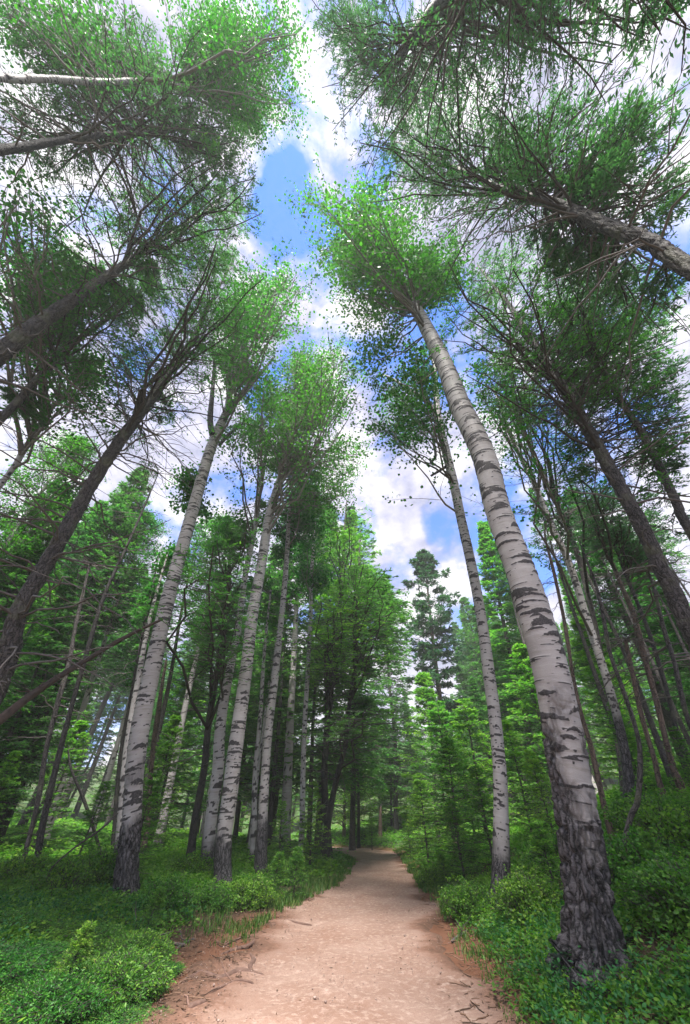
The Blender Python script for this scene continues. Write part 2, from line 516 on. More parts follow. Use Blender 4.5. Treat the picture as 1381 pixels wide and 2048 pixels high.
def h0(x, y):
    x = np.asarray(x, float); y = np.asarray(y, float)
    l, r = path_edges(y)
    dr = x - r
    dl = l - x
    z = 0.26 * sstep(0.0, 1.3, dr) + 0.26 * sstep(0.3, 2.6, dl)
    slope = 0.33 - 0.19 * sstep(9, 24, y)
    z = z + slope * np.maximum(dr - 1.2, 0) * (1 - 0.45 * sstep(6, 30, dr)) * sstep(-4, 3, y)
    z = z + 0.045 * np.maximum(dl - 1.5, 0)
    far = sstep(38, 150, np.hypot(x, y))
    z = z + 12 * far + 3.5 * (fbm(np.stack([x * .03, y * .03, 0 * x], -1), 3, 5) - .5) * sstep(20, 60, np.hypot(x, y))
    rough = sstep(-0.2, 1.0, np.maximum(dl, dr))
    z = z + rough * (0.16 * (fbm(np.stack([x * .9, y * .9, 0 * x], -1), 4, 2) - .5)) + 0.03 * (vnoise(np.stack([x * 1.3, y * 1.3, 0 * x], -1), 9) - .5)
    return z
def raymarch(x, y):
    d = dirpx(x, y)
    o = np.array([0, 0, CAMH])
    prev = 1.0
    for t in np.arange(1.0, 90, 0.05):
        p = o + d * t
        if p[2] < h0(p[0], p[1]):
            break
        prev = t
    return p
u = np.linspace(-1, 1, 420)
gx = np.sinh(u * 5.4) / np.sinh(5.4) * 170
v = np.linspace(-0.62, 1, 430)
gy = 5 + np.sinh(v * 5.2) / np.sinh(5.2) * 260
X, Y = np.meshgrid(gx, gy)
Z = h0(X, Y)
l, r = path_edges(Y)
inside = sstep(0.05, 0.35, np.minimum(X - l, r - X))
near = np.hypot(X, Y)
Zg = Z - 0.05 * inside
mb = MB()
nx, ny = len(gx), len(gy)
idx = np.arange(nx * ny).reshape(ny, nx)
f = np.stack([idx[:-1, :-1], idx[:-1, 1:], idx[1:, 1:], idx[1:, :-1]], -1).reshape(-1, 4)
green = np.clip(sstep(8, 22, near), 0, 1) * 0.9
dl_, dr_ = l - X, X - r
bare = 0.8 * (1 - sstep(33, 37, Y)) * (1 - sstep(0.0, 0.9, np.maximum(dl_, dr_) + 0.5 * (fbm(np.stack([X * 1.5, Y * 1.5, 0 * X], -1), 3, 4) - .5)))
mb.add(np.stack([X, Y, Zg], -1).reshape(-1, 3), f, green=green.ravel(), bare=bare.ravel())
tag(mb.build('ground', M['floor'], smooth=True), kind='structure')
# path sheet: ragged margins dip below the forest floor
ys = np.concatenate([np.linspace(-12, 2, 40, endpoint=False), np.linspace(2, 12, 260, endpoint=False), np.linspace(12, 37, 150)])
us = np.linspace(0, 1, 70)
Yp = np.repeat(ys[:, None], 70, 1)
l, r = path_edges(Yp)
wob = 1.1
lw = l - 0.35 - wob * (fbm(np.stack([Yp * 1.4, 0 * Yp, 0 * Yp], -1), 4, 21) - .5)
rw = r + 0.18 + wob * (fbm(np.stack([Yp * 1.1, 0 * Yp + 9, 0 * Yp], -1), 4, 22) - .5)
Xp = lw + (rw - lw) * us[None, :]
e = np.minimum(us, 1 - us)[None, :] * (rw - lw)
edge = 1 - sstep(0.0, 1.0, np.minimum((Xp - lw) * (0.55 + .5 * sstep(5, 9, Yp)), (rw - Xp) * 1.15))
Zp = h0(Xp, Yp) + 0.014 - 0.085 * (1 - sstep(0, 0.30, e)) + 0.018 * (fbm(np.stack([Xp * 5, Yp * 5, 0 * Xp], -1), 3, 31) - .5) * 2
# faint wheel ruts
for rut in (0.33, 0.70):
    Zp -= 0.018 * np.exp(-((us[None, :] - rut) / 0.09) ** 2)
mb = MB()
idx = np.arange(Xp.size).reshape(Xp.shape)
f = np.stack([idx[:-1, :-1], idx[:-1, 1:], idx[1:, 1:], idx[1:, :-1]], -1).reshape(-1, 4)
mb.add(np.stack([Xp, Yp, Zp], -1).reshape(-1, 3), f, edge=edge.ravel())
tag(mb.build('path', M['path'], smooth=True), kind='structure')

# ------------------------------------------------------------------ trunks
def catmull(P, n):
    P = np.asarray(P, float)
    Q = np.vstack([2 * P[0] - P[1], P, 2 * P[-1] - P[-2]])
    seg = np.linalg.norm(np.diff(P[:, :3], axis=0), axis=1)
    cum = np.concatenate([[0], np.cumsum(seg)])
    s = np.linspace(0, cum[-1], n)
    k = np.clip(np.searchsorted(cum, s, 'right') - 1, 0, len(P) - 2)
    t = ((s - cum[k]) / np.maximum(seg[k], 1e-6))[:, None]
    p0, p1, p2, p3 = Q[k], Q[k + 1], Q[k + 2], Q[k + 3]
    return 0.5 * ((2 * p1) + (-p0 + p2) * t + (2 * p0 - 5 * p1 + 4 * p2 - p3) * t ** 2 + (-p0 + 3 * p1 - 3 * p2 + p3) * t ** 3), s
class Line:
    """a trunk's centre line in the place: from pixels with widths, a base distance and a lean"""
    def __init__(s, pts, D=None, lean=0.0, brg=None, top=None, slim=0.94):
        px = np.array([(p[0], p[1]) for p in pts], float)
        w = np.array([p[2] for p in pts], float)
        d = dirpx(px[:, 0], px[:, 1])
        base_seen = D is None
        if base_seen:
            b = raymarch(*px[0])
            D = math.hypot(b[0], b[1])
        s.brg = unit(np.array([d[0, 0], d[0, 1]])) if brg is None else unit(np.array(brg, float))
        s.D, s.lean = D, lean
        t = s.depth(d)
        P = np.array([0, 0, CAMH]) + d * t[:, None]
        nrm = np.sqrt((px[:, 0] - CX) ** 2 + (px[:, 1] - CY) ** 2 + F ** 2)
        gr = unit(np.gradient(px, axis=0))
        rad = unit(px - np.array([CX, CY]))
        er = np.abs(gr[:, 0] * rad[:, 1] - gr[:, 1] * rad[:, 0])       # part of the width that lies along the lens radius
        stretch = np.sqrt(er ** 2 * (nrm / F) ** 2 + 1 - er ** 2)
        R = 0.5 * w * t / nrm / stretch * slim
        if not base_seen:
            dz = P[0, 2] - h0(P[0, 0], P[0, 1])
            sl = (P[1] - P[0]) / max(P[1, 2] - P[0, 2], 0.3)
            q = P[0] - sl * dz * 0.45
            q = np.array([q[0], q[1], h0(q[0], q[1])])
            mid = (q + P[0]) / 2 + (P[0] - q) * np.array([-0.06, -0.06, 0])
            P = np.vstack([q, mid, P])
            R = np.concatenate([[R[0] * 1.25, R[0] * 1.12], R])
        P[0, 2] = h0(P[0, 0], P[0, 1])
        P = np.vstack([P[0] - np.array([0, 0, 0.25]), P])
        R = np.concatenate([R[:1], R])
        if top:
            g = unit(P[-1] - P[-2])
            g = unit(g * 0.6 + np.array([0, 0, 0.4]))
            P = np.vstack([P, P[-1] + g * top * .5, P[-1] + g * top])
            R = np.concatenate([R, [R[-1] * .55, 0.012]])
        s.P, s.R = P, R
        s.base = P[1].copy()
        s.H = P[-1, 2] - s.base[2]
    def depth(s, d, jit=0.0):
        hf = d[:, 0] * s.brg[0] + d[:, 1] * s.brg[1]
        return (s.D + jit) / np.maximum(hf + s.lean * d[:, 2], 0.04)
def trunk_mesh(L, kind, rng, ring=0.03, seg=32, parent=None, darkbase=1.4, wob=0.03, flare=0.35, bumps=1.0, name='trunk'):
    n = max(12, int(np.linalg.norm(np.diff(L.P, axis=0), axis=1).sum() / ring))
    Q, sarr = catmull(np.hstack([L.P, L.R[:, None]]), n)
    C, R = Q[:, :3], np.maximum(Q[:, 3], 0.008)
    C = C.copy()
    k = np.arange(n) * ring
    C[:, 0] += wob * (vnoise(np.stack([k * .5, 0 * k, 0 * k], -1), int(rng.integers(999))) - .5) * 2 * sstep(0, 2, k)
    C[:, 1] += wob * (vnoise(np.stack([k * .5, 0 * k, 0 * k], -1), int(rng.integers(999))) - .5) * 2 * sstep(0, 2, k)
    hgt = sarr - 0.25
    R = R * (1 + flare * np.exp(-np.maximum(hgt, 0) / 0.28))
    _, A, B = frames(C[None])
    A, B = A[0], B[0]
    th = np.linspace(0, 2 * math.pi, seg, endpoint=False)
    TH, Vv = np.meshgrid(th, sarr)
    RR = np.repeat(R[:, None], seg, 1)
    sd_ = int(rng.integers(1, 9999))
    bc = np.stack([RR * np.cos(TH), RR * np.sin(TH), Vv], -1)
    if kind == 'aspen':
        scar = np.zeros_like(RR)
        rnd = rng.random
        total = sarr[-1]
        def mark(th0, v0, hw, hh, arch, k=1.0, rag=0.5):
            lo, hi = np.searchsorted(sarr, [v0 - hh * 2.2 - abs(arch) * 1.2, v0 + hh * 2.2 + abs(arch)])
            if hi <= lo:
                return
            T, W, r_ = TH[lo:hi], Vv[lo:hi], RR[lo:hi]
            dth = (T - th0 + math.pi) % (2 * math.pi) - math.pi
            uu = dth * r_ / hw
            nz = vnoise(bc[lo:hi] * np.array([38, 38, 70]), sd_ + 3) - .5
            nz2 = vnoise(bc[lo:hi] * np.array([12, 12, 20]), sd_ + 5) - .5
            cur = v0 - arch * np.minimum(uu * uu, 1.4)
            th_ = hh * np.clip(1 - np.abs(uu) ** 1.6, 0, 1)
            val = (th_ - np.abs(W - cur + nz2 * hh * rag)) / (hh * .45) + nz * rag * 1.6
            scar[lo:hi] = np.maximum(scar[lo:hi], np.clip(val + .15, 0, 1) * k * (np.abs(uu) < 1.05))
        vv = 0.3
        while vv < total:
            rr = np.interp(vv, sarr, R)
            g = rnd()
            hw = rr * (0.45 + 1.5 * g ** 1.3)
            big = rnd() < 0.24
            mark(rnd() * 6.28, vv, hw, (0.012 + 0.030 * rnd()) * (rr / 0.16) ** .5 * (1.7 if big else .8), 0.05 * rnd() * (2 if big else 1), 1.0, 0.8)
            vv += (0.024 + 0.062 * rnd()) * (rr / 0.16) ** .3
        for _ in range(int(total * 32)):
            v0 = rnd() * total
            mark(rnd() * 6.28, v0, 0.014 + 0.022 * rnd(), 0.009 + 0.010 * rnd(), 0, 0.95, 0.4)
        for _ in range(int(total * 22)):
            v0 = rnd() * total
            rr = np.interp(v0, sarr, R)
            mark(rnd() * 6.28, v0, rr * (.3 + rnd()), 0.007 + 0.005 * rnd(), 0.02 * rnd(), 0.8, 0.7)
        hn = Vv - 0.25 + 1.7 * (fbm(bc * np.array([3, 3, 2.0]), 3, sd_) - .5) * darkbase
        base = 1 - sstep(darkbase * 0.62, darkbase * 1.28, hn)
        p = bc * np.array([15, 15, 4.5]) + 0.5 * (vnoise(bc * 9, sd_)[..., None] - .5)
        f1, f21 = worley(p, sd_) if seg >= 64 else (0, np.full(RR.shape, .4))
        disp = base * (0.034 * (sstep(0, .38, f21) - .6)) * bumps
        disp = disp + scar * 0.006 * bumps + 0.012 * (fbm(bc * np.array([4, 4, 2.5]), 3, sd_ + 8) - .5)
        at = dict(scar=scar.ravel(), base=base.ravel())
        mat = M['aspen_bark']
    else:
        p = bc * np.array([13, 13, 3.2]) + 0.6 * (vnoise(bc * 8, sd_)[..., None] - .5)
        f21 = worley(p, sd_)[1] if seg >= 48 else np.full(RR.shape, .4)
        disp = 0.022 * (sstep(0, .35, f21) - .6) * bumps * np.minimum(RR / 0.15, 1) + 0.015 * (fbm(bc * np.array([5, 5, 2]), 3, sd_ + 8) - .5)
        at = {}
        mat = M[kind]
    # root lobes at the foot
    lob = 0.16 * R[:, None] * np.exp(-np.maximum(hgt, 0) / 0.3)[:, None] * np.cos(TH * 4 + sd_) * flare / .35
    RR2 = RR + disp + lob
    V = C[:, None, :] + RR2[..., None] * (np.cos(TH)[..., None] * A[:, None, :] + np.sin(TH)[..., None] * B[:, None, :])
    idx = np.arange(n * seg).reshape(n, seg)
    i2 = np.roll(idx, -1, axis=1)
    f = np.stack([idx[:-1], i2[:-1], i2[1:], idx[1:]], -1).reshape(-1, 4)
    mb = MB()
    org = L.base if parent is not None else np.zeros(3)
    mb.add(V.reshape(-1, 3) - org, f, bc=bc.reshape(-1, 3).astype(np.float32), **at)
    L.C, L.Rr, L.s = C, R, sarr
    return mb.build(name, mat, parent, smooth=True)

# ------------------------------------------------------------------ branching and foliage
def inpoly(x, y, poly):
    c = np.zeros(len(x), bool)
    n = len(poly)
    for i in range(n):
        x1, y1 = poly[i]
        x2, y2 = poly[(i + 1) % n]
        if y1 == y2: continue
        m = ((y1 > y) != (y2 > y)) & (x < (x2 - x1) * (y - y1) / (y2 - y1) + x1)
        c ^= m
    return c
def bez(O, Mid, E, n):
    t = np.linspace(0, 1, n)[None, :, None]
    return (1 - t) ** 2 * O[:, None] + 2 * t * (1 - t) * Mid[:, None] + t ** 2 * E[:, None]
def limb_set(O, E, kind, rng, mbt, mbl, r0, nsec, nleaf, lsize, org, secl=0.42, droop=0.12, spread=0.10, tintbase=None):
    """main limbs O->E with side twigs; leaves or needles on them"""
    B = len(O)
    if B == 0: return
    L = np.linalg.norm(E - O, axis=1)
    D = unit(E - O)
    mid = (O + E) / 2 + rng.normal(size=(B, 3)) * L[:, None] * 0.07
    if kind == 'aspen':
        mid[:, 2] -= 0.10 * L
    else:
        mid[:, 2] += droop * L
    n = 7
    P = bez(O, mid, E, n)
    P[:, 1:-1] += rng.normal(size=(B, n - 2, 3)) * (L[:, None, None] * 0.018)
    rr = np.minimum(r0, 0.006 + 0.0085 * L) if np.isscalar(r0) else r0
    R = rr[:, None] * np.linspace(1, 0.22, n)[None, :]
    tubes(mbt, P - org, np.maximum(R, .004), 5)
    # secondaries
    S = nsec
    fr = np.sort(rng.uniform(0.22 if kind == 'aspen' else 0.15, 1.0, size=(B, S)), axis=1)
    fi = fr * (n - 1)
    k = np.minimum(fi.astype(int), n - 2)
    t = (fi - k)[..., None]
    bi = np.arange(B)[:, None]
    SP = P[bi, k] * (1 - t) + P[bi, k + 1] * t
    T = unit(P[bi, k + 1] - P[bi, k])
    if kind == 'aspen':
        side = unit(rng.normal(size=(B, S, 3)))
        side = unit(side - (side * T).sum(-1, keepdims=True) * T)
        sd = unit(T * 0.7 + side * 0.95 + np.array([0, 0, 0.15]))
        sl = (secl * L[:, None] * (1.15 - 0.75 * fr) * rng.uniform(.5, 1.2, size=(B, S)) + 0.12)
    else:
        up = np.array([0, 0, 1.0])
        hs = unit(np.cross(T, up))
        sg = np.where(np.arange(S) % 2 == 0, 1.0, -1.0)[None, :, None]
        sd = unit(T * 0.75 + hs * sg * rng.uniform(.6, 1.1, size=(B, S, 1)) + np.array([0, 0, -0.10]) + rng.normal(size=(B, S, 3)) * .14)
        sl = (secl * L[:, None] * np.minimum(1.15 - fr, .95) * rng.uniform(.6, 1.15, size=(B, S)) + 0.10)
    SE = SP + sd * sl[..., None]
    SM = (SP + SE) / 2 + rng.normal(size=(B, S, 3)) * sl[..., None] * .08
    if kind != 'aspen':
        SE[..., 2] -= 0.07 * sl
    A_, M_, E_ = SP.reshape(-1, 3), SM.reshape(-1, 3), SE.reshape(-1, 3)
    PP = bez(A_, M_, E_, 4)
    tubes(mbt, PP - org, np.maximum(np.minimum(.010, .003 + .006 * sl.reshape(-1)))[:, None] * np.array([1, .8, .55, .3]) if False else (np.minimum(.010, .003 + .006 * sl.reshape(-1)))[:, None] * np.array([1, .8, .6, .4]), 3)
    if nleaf <= 0: return
    nS = len(A_)
    bt = rng.random(B) if tintbase is None else tintbase
    ct = np.repeat(bt, S)
    if kind == 'aspen':
        # clumps round points of the side twigs
        tt = 1.04 - 0.9 * rng.random((nS, nleaf, 1)) ** 2.2
        c = A_[:, None] * (1 - tt) + E_[:, None] * tt + rng.normal(size=(nS, nleaf, 3)) * spread * rng.uniform(.35, 1.25, (nS, 1, 1)) * np.array([1.1, 1.1, .75])
        ct = np.clip(ct * .6 + rng.random(nS) * .5, 0, 1)
        c = c.reshape(-1, 3)
        tint = np.clip(0.45 * np.repeat(ct, nleaf) + 0.55 * rng.random(len(c)), 0, 1)
        leaves(mbl, c - org, lsize * rng.uniform(.7, 1.25, len(c)), rng, 'round', tint=tint)
    else:
        tt = rng.uniform(0.08, 1.04, size=(nS, nleaf, 1))
        c = A_[:, None] * (1 - tt) + E_[:, None] * tt
        ax = np.repeat(unit(E_ - A_)[:, None], nleaf, 1)
        hs = unit(np.cross(ax, np.array([0, 0, 1.0])))
        sg = rng.choice([-1.0, 1.0], size=(nS, nleaf, 1))
        ln = lsize * rng.uniform(.6, 1.3, size=(nS, nleaf, 1))
        dirv = unit(ax * .8 + hs * sg * rng.uniform(.2, 1.2, size=(nS, nleaf, 1)) + rng.normal(size=(nS, nleaf, 3)) * (.18 if kind == 'fir' else .55))
        c = c + dirv * ln * .5 + rng.normal(size=c.shape) * (0.015 if kind == 'fir' else .02)
        tint = np.clip(0.35 * np.repeat(ct, nleaf)[:, None] + 0.3 * tt.reshape(-1, 1) + 0.4 * rng.random((nS * nleaf, 1)), 0, 1).ravel()
        leaves(mbl, c.reshape(-1, 3) - org, ln.ravel(), rng, 'needle', axis=dirv.reshape(-1, 3), tint=tint, up=.3 if kind == 'fir' else 0, width=0.95)
def trunk_at_z(L, z):
    zz = L.C[:, 2]
    k = np.clip(np.searchsorted(zz, z), 1, len(zz) - 1)
    return L.C[k], L.Rr[k]
def crown_ends(L, poly, n, rng, depth, zr, ztop_=0.4, dmin=0.0):
    poly = np.array(poly, float)
    lo, hi = poly.min(0), poly.max(0)
    xs, ys = [], []
    seedn = float(rng.integers(0, 99))
    while len(xs) < n:
        x = rng.uniform(lo[0], hi[0], n * 3); y = rng.uniform(lo[1], hi[1], n * 3)
        m = inpoly(x, y, poly)
        m &= fbm(np.stack([x / 55, y / 55, 0 * x + seedn], -1), 3, 3) > (.505 if ztop_ > 1 else .46)
        xs += list(x[m]); ys += list(y[m])
    d = dirpx(np.array(xs[:n]), np.array(ys[:n]))
    jit = rng.uniform(dmin, 1.25, n) * depth
    t = L.depth(d, jit)
    ztop = L.C[-1, 2] + ztop_
    zc = np.minimum(rng.uniform(zr[0], zr[1], n), ztop - rng.random(n) * 1.5)
    t = np.minimum(t, (zc - CAMH) / np.maximum(d[:, 2], 0.05))
    return np.array([0, 0, CAMH]) + d * t[:, None]
def dead_branches(L, rng, z0, z1, n, length, org, parent, mat='dead_twig', sub=4, droop=-0.15):
    zz = rng.uniform(z0, z1, n)
    O, r = trunk_at_z(L, zz)
    az = rng.uniform(0, 2 * math.pi, n)
    ln = length * rng.uniform(.25, 1.0, n)
    D = np.stack([np.cos(az), np.sin(az), rng.normal(size=n) * .25 + droop], -1)
    E = O + unit(D) * ln[:, None]
    for i in range(n):
        mbt = MB()
        limb_set(O[i:i + 1], E[i:i + 1], 'fir', rng, mbt, MB(), 0.022, sub, 0, 0.1, org, secl=.5, droop=.10)
        mbt.build('dead_branch', M[mat], parent)
ALL_LINES = []
def main_tree(kind, name, label, cat, pts, D=None, lean=0.0, brg=None, top=None, crown=(), zr=(14, 24), depth=1.4,
              ring=0.03, seg=32, seed=0, darkbase=1.4, dead=None, bark=None, leaf=None, group=None, lsize=None, nsec=9, nleaf=10, zlow=3.0,
              bumps=1.0, r0=0.045, dens=None, forks=(), dmin=-.05, flare=.35, lateral=None):
    rng = np.random.default_rng(seed + 100)
    nsec = nsec if kind == 'aspen' else int(nsec * 1.5)
    if kind == 'aspen' and dmin < 0: dmin = .12
    nleaf = int(nleaf * (2.2 if kind == 'aspen' else 1.6) * (dens or 1))
    L = Line(pts, D, lean, brg, top, 0.93 if kind == 'aspen' else 0.77)
    ALL_LINES.append((label, L))
    root = thing(name, label, cat, tuple(L.base), group)
    trunk_mesh(L, 'aspen' if kind == 'aspen' else (bark or 'fir_bark'), rng, ring, seg, root, darkbase, bumps=bumps, flare=flare)
    for fk in forks:
        LF = Line(fk, D=L.D)
        LF.P, LF.R = LF.P[3:], LF.R[3:]
        LF.base = L.base
        trunk_mesh(LF, 'aspen' if kind == 'aspen' else (bark or 'fir_bark'), rng, .03, 20, root, -9, flare=0, wob=0.01, name='forked_limb')
    mbt, mbl = MB(), MB()
    for (poly, n) in crown:
        if kind != 'aspen' and n > 60: n = int(n * (.38 if lateral else .62))
        E = crown_ends(L, poly, n, rng, depth, zr, 1.6 if kind == 'aspen' else 0.2, dmin)
        # origin on the trunk
        O = np.zeros_like(E); rad = np.zeros(n)
        for i in range(n):
            k = (rng.uniform(.15, .75) if kind == 'aspen' else rng.uniform(-.05, .35))
            z = E[i, 2]
            for _ in range(3):
                c, r = trunk_at_z(L, np.array([z]))
                hd = np.linalg.norm((E[i] - c[0])[:2])
                z = E[i, 2] - k * hd
            z = min(max(z, L.base[2] + zlow), L.C[-1, 2] - .1)
            c, r = trunk_at_z(L, np.array([z]))
            O[i], rad[i] = c[0], r[0]
        ln = np.linalg.norm(E - O, axis=1)
        keep = ln < 9
        O, E, rad = O[keep], E[keep], rad[keep]
        rr = np.minimum(np.minimum(r0, 0.006 + 0.0085 * ln[keep]), rad * .8 + .004)
        limb_set(O, E, kind, rng, mbt, mbl, rr, nsec, nleaf, lsize or (0.088 if kind == 'aspen' else 0.085), L.base,
                 spread=0.17)
    if lateral:
        nl_, f0, lmax = lateral
        q = np.sort(rng.uniform(f0, .985, nl_))
        zz = L.base[2] + q * (L.C[-1, 2] - L.base[2])
        O, rad = trunk_at_z(L, zz)
        az = rng.uniform(0, 2 * math.pi, nl_)
        ln = lmax * (1 - (q - f0) / (1 - f0)) ** .6 * rng.uniform(.45, 1.1, nl_) + .25
        E = O + unit(np.stack([np.cos(az), np.sin(az), rng.normal(size=nl_) * .15 + .25 * (q - .6)], -1)) * ln[:, None]
        limb_set(O, E, kind, rng, mbt, mbl, np.minimum(.035, .006 + .008 * ln), nsec, int(nleaf * .8), lsize or .085, L.base)
    if mbt.n:
        mbt.build('branches', M['aspen_twig'] if kind == 'aspen' else M['twig'], root)
        if mbl.n:
            mbl.build('foliage', M[leaf or ('aspen_leaf' if kind == 'aspen' else ('pine' if kind == 'pine' else 'fir'))], root)
    if dead:
        dead_branches(L, rng, L.base[2] + dead[0], L.base[2] + dead[1], dead[2], dead[3], L.base, root)
    return L, root

# ------------------------------------------------------------------ the trees one can point to
AT = 'aspen tree'
main_tree('aspen', 'aspen_tree', 'thickest white aspen at right, leaning left, with black furrowed foot and row of bark scars', AT,
    [(1193, 1925, 104), (1177, 1796, 92), (1165, 1700, 89), (1151, 1600, 87), (1133, 1500, 85), (1120, 1424, 82), (1096, 1324, 76), (1064, 1224, 71), (1031, 1124, 62),
     (998, 1024, 56), (969, 912, 51), (922, 812, 46), (892, 732, 38), (856, 662, 31), (816, 592, 22), (790, 540, 15), (750, 470, 8), (715, 420, 4)],
    D=5.5, lean=0.05, ring=0.013, seg=112, darkbase=1.5, seed=1, bumps=1.5, flare=.5, zr=(14, 23), depth=1.3, nleaf=10, nsec=10,
    crown=[([(610, 385), (720, 365), (850, 410), (930, 500), (930, 640), (880, 700), (800, 720), (720, 670), (655, 590), (670, 530), (605, 475), (645, 440)], 125), ([(705, 680), (800, 700), (860, 770), (790, 800), (725, 770)], 9)])
main_tree('aspen', 'aspen_tree', 'slim pale aspen just left of the thickest one, one leafy limb reaching left', AT,
    [(1003, 1782, 38), (1002, 1736, 35), (1000, 1636, 33), (996, 1536, 29), (987, 1424, 27), (975, 1324, 26), (961, 1224, 22), (942, 1124, 21), (920, 1024, 20),
     (895, 912, 19), (877, 832, 17), (873, 782, 12), (868, 735, 7), (860, 700, 3)],
    D=9.0, ring=0.022, seg=56, darkbase=0.7, seed=2, forks=([(870, 822, 10), (850, 800, 9), (815, 778, 7), (790, 760, 5), (765, 748, 3)], [(872, 850, 6), (868, 880, 5), (872, 912, 4), (862, 925, 3)], [(905, 925, 5), (885, 938, 4), (862, 952, 3)]), zr=(10, 19), depth=.9, nleaf=11, nsec=8,
    crown=[([(722, 740), (800, 735), (860, 780), (850, 850), (830, 930), (780, 890), (738, 850)], 26), ([(800, 640), (880, 660), (880, 760), (800, 760)], 14)])
main_tree('aspen', 'aspen_tree', 'nearest white aspen on the left, forked near its top, propping up a fallen brown log', AT,
    [(253, 1806, 46), (254, 1736, 46), (261, 1666, 43), (266, 1586, 40), (273, 1504, 42), (286, 1424, 40), (307, 1324, 36), (330, 1224, 32), (357, 1124, 29),
     (385, 1024, 26), (401, 962, 25), (420, 902, 23), (441, 852, 20), (457, 812, 15), (467, 752, 13), (491, 692, 11), (507, 632, 8), (525, 570, 3)],
    D=9.2, ring=0.02, seg=64, darkbase=1.35, seed=3, forks=([(425, 870, 12), (421, 840, 11), (425, 790, 8), (428, 740, 5), (430, 690, 3)], [(452, 828, 12), (480, 790, 9), (515, 755, 7), (548, 715, 3)], [(440, 890, 6), (455, 872, 5), (485, 848, 3)]), zr=(15, 27), depth=1.4, nleaf=10, nsec=10,
    crown=[([(470, 560), (540, 532), (600, 545), (614, 600), (600, 650), (560, 680), (520, 750), (470, 800), (400, 700), (410, 600)], 95), ([(455, 790), (540, 730), (560, 800), (500, 880), (440, 900)], 8),
           ([(330, 960), (400, 950), (440, 1000), (420, 1040), (350, 1080)], 9)])
main_tree('aspen', 'aspen_tree', 'front aspen of the close pair left of the path, white with many thin black scars', AT,
    [(446, 1766, 33), (448, 1686, 33), (460, 1596, 34), (467, 1536, 33), (476, 1464, 31), (486, 1384, 28), (497, 1304, 26), (507, 1224, 24), (524, 1124, 21),
     (538, 1044, 19), (547, 1004, 18), (570, 932, 16), (582, 882, 14), (590, 832, 11), (600, 772, 8), (617, 710, 3)],
    D=10.8, ring=0.022, seg=56, darkbase=0.8, seed=4, zr=(13, 24), depth=1.4, nleaf=10, nsec=10,
    crown=[([(480, 770), (545, 700), (600, 665), (690, 680), (720, 750), (730, 870), (710, 990), (620, 1010), (560, 940), (500, 910), (470, 850)], 165)])
main_tree('aspen', 'aspen_tree', 'rear aspen of the close pair left of the path, half hidden by its neighbour', AT,
    [(414, 1745, 25), (422, 1640, 26), (435, 1536, 25), (441, 1464, 23), (461, 1344, 18), (481, 1224, 14), (496, 1130, 12), (511, 1044, 11), (523, 962, 10), (535, 890, 6), (548, 820, 3)],
    D=11.8, ring=0.035, seg=40, darkbase=0.6, seed=5, zr=(12, 22), depth=1.2, nleaf=11,
    crown=[([(475, 800), (540, 730), (560, 800), (560, 930), (500, 940)], 25), ([(430, 1000), (520, 960), (540, 1060), (470, 1120), (390, 1100)], 18)])
main_tree('aspen', 'aspen_tree', 'third aspen left of the path with a dark foot, right of the close pair', AT,
    [(521, 1752, 23), (525, 1636, 21), (530, 1546, 19), (537, 1464, 18), (549, 1364, 17), (555, 1304, 15), (564, 1224, 12), (571, 1144, 11), (575, 1084, 9), (578, 1024, 7), (588, 950, 3)],
    D=12.5, ring=0.035, seg=40, darkbase=1.1, seed=6, zr=(11, 20), depth=1.2, nleaf=11,
    crown=[([(520, 1020), (580, 950), (650, 960), (660, 1060), (620, 1140), (540, 1120)], 40)])
main_tree('aspen', 'aspen_tree', 'thin aspen tucked between the close pair and the dark footed aspen', AT,
    [(505, 1730, 12), (510, 1620, 12), (512, 1540, 10), (520, 1440, 9), (530, 1300, 7), (542, 1180, 4)],
    D=14.0, ring=0.06, seg=24, darkbase=0.3, seed=7, zr=(9, 16), depth=.8, crown=[([(500, 1150), (560, 1120), (570, 1240), (500, 1250)], 12)])
main_tree('aspen', 'aspen_tree', 'farthest slim white aspen left of the path, beside the dark twin firs', AT,
    [(602, 1700, 12), (606, 1636, 12), (608, 1536, 11), (612, 1424, 10), (616, 1324, 9), (622, 1224, 8), (625, 1124, 7), (632, 1040, 3)],
    D=15.5, ring=0.05, seg=28, darkbase=0.3, seed=8, zr=(10, 18), depth=1.0,
    crown=[([(600, 1040), (660, 1000), (690, 1100), (650, 1180), (590, 1150)], 26)])
main_tree('aspen', 'aspen_tree', 'grey aspen stem showing at the left edge of the nearest left aspen', AT,
    [(238, 1700, 18), (247, 1560, 18), (255, 1480, 16), (272, 1380, 14), (290, 1290, 11), (318, 1170, 6), (335, 1110, 3)],
    D=12.5, ring=0.05, seg=28, darkbase=0.5, seed=9, zr=(8, 14), depth=.8, crown=[([(290, 1200), (345, 1100), (370, 1160), (300, 1260)], 8)])
main_tree('aspen', 'aspen_tree', 'white aspen trunk crossing almost level into the frame at the top left', AT,
    [(10, 157, 22), (60, 157, 20), (110, 157, 18), (160, 158, 17), (230, 161, 15), (290, 165, 14), (350, 171, 11), (400, 180, 8), (440, 188, 6), (475, 196, 3)],
    D=5.6, lean=0.06, ring=0.02, seg=48, darkbase=0.8, seed=10, zr=(16, 24), depth=2.6, nleaf=12, nsec=10, lsize=.062, dmin=.3,
    crown=[([(400, -10), (560, -10), (600, 60), (622, 150), (600, 200), (560, 250), (500, 290), (430, 210)], 95),
           ([(-20, -20), (400, -20), (420, 110), (330, 140), (150, 120), (-20, 140)], 26)])
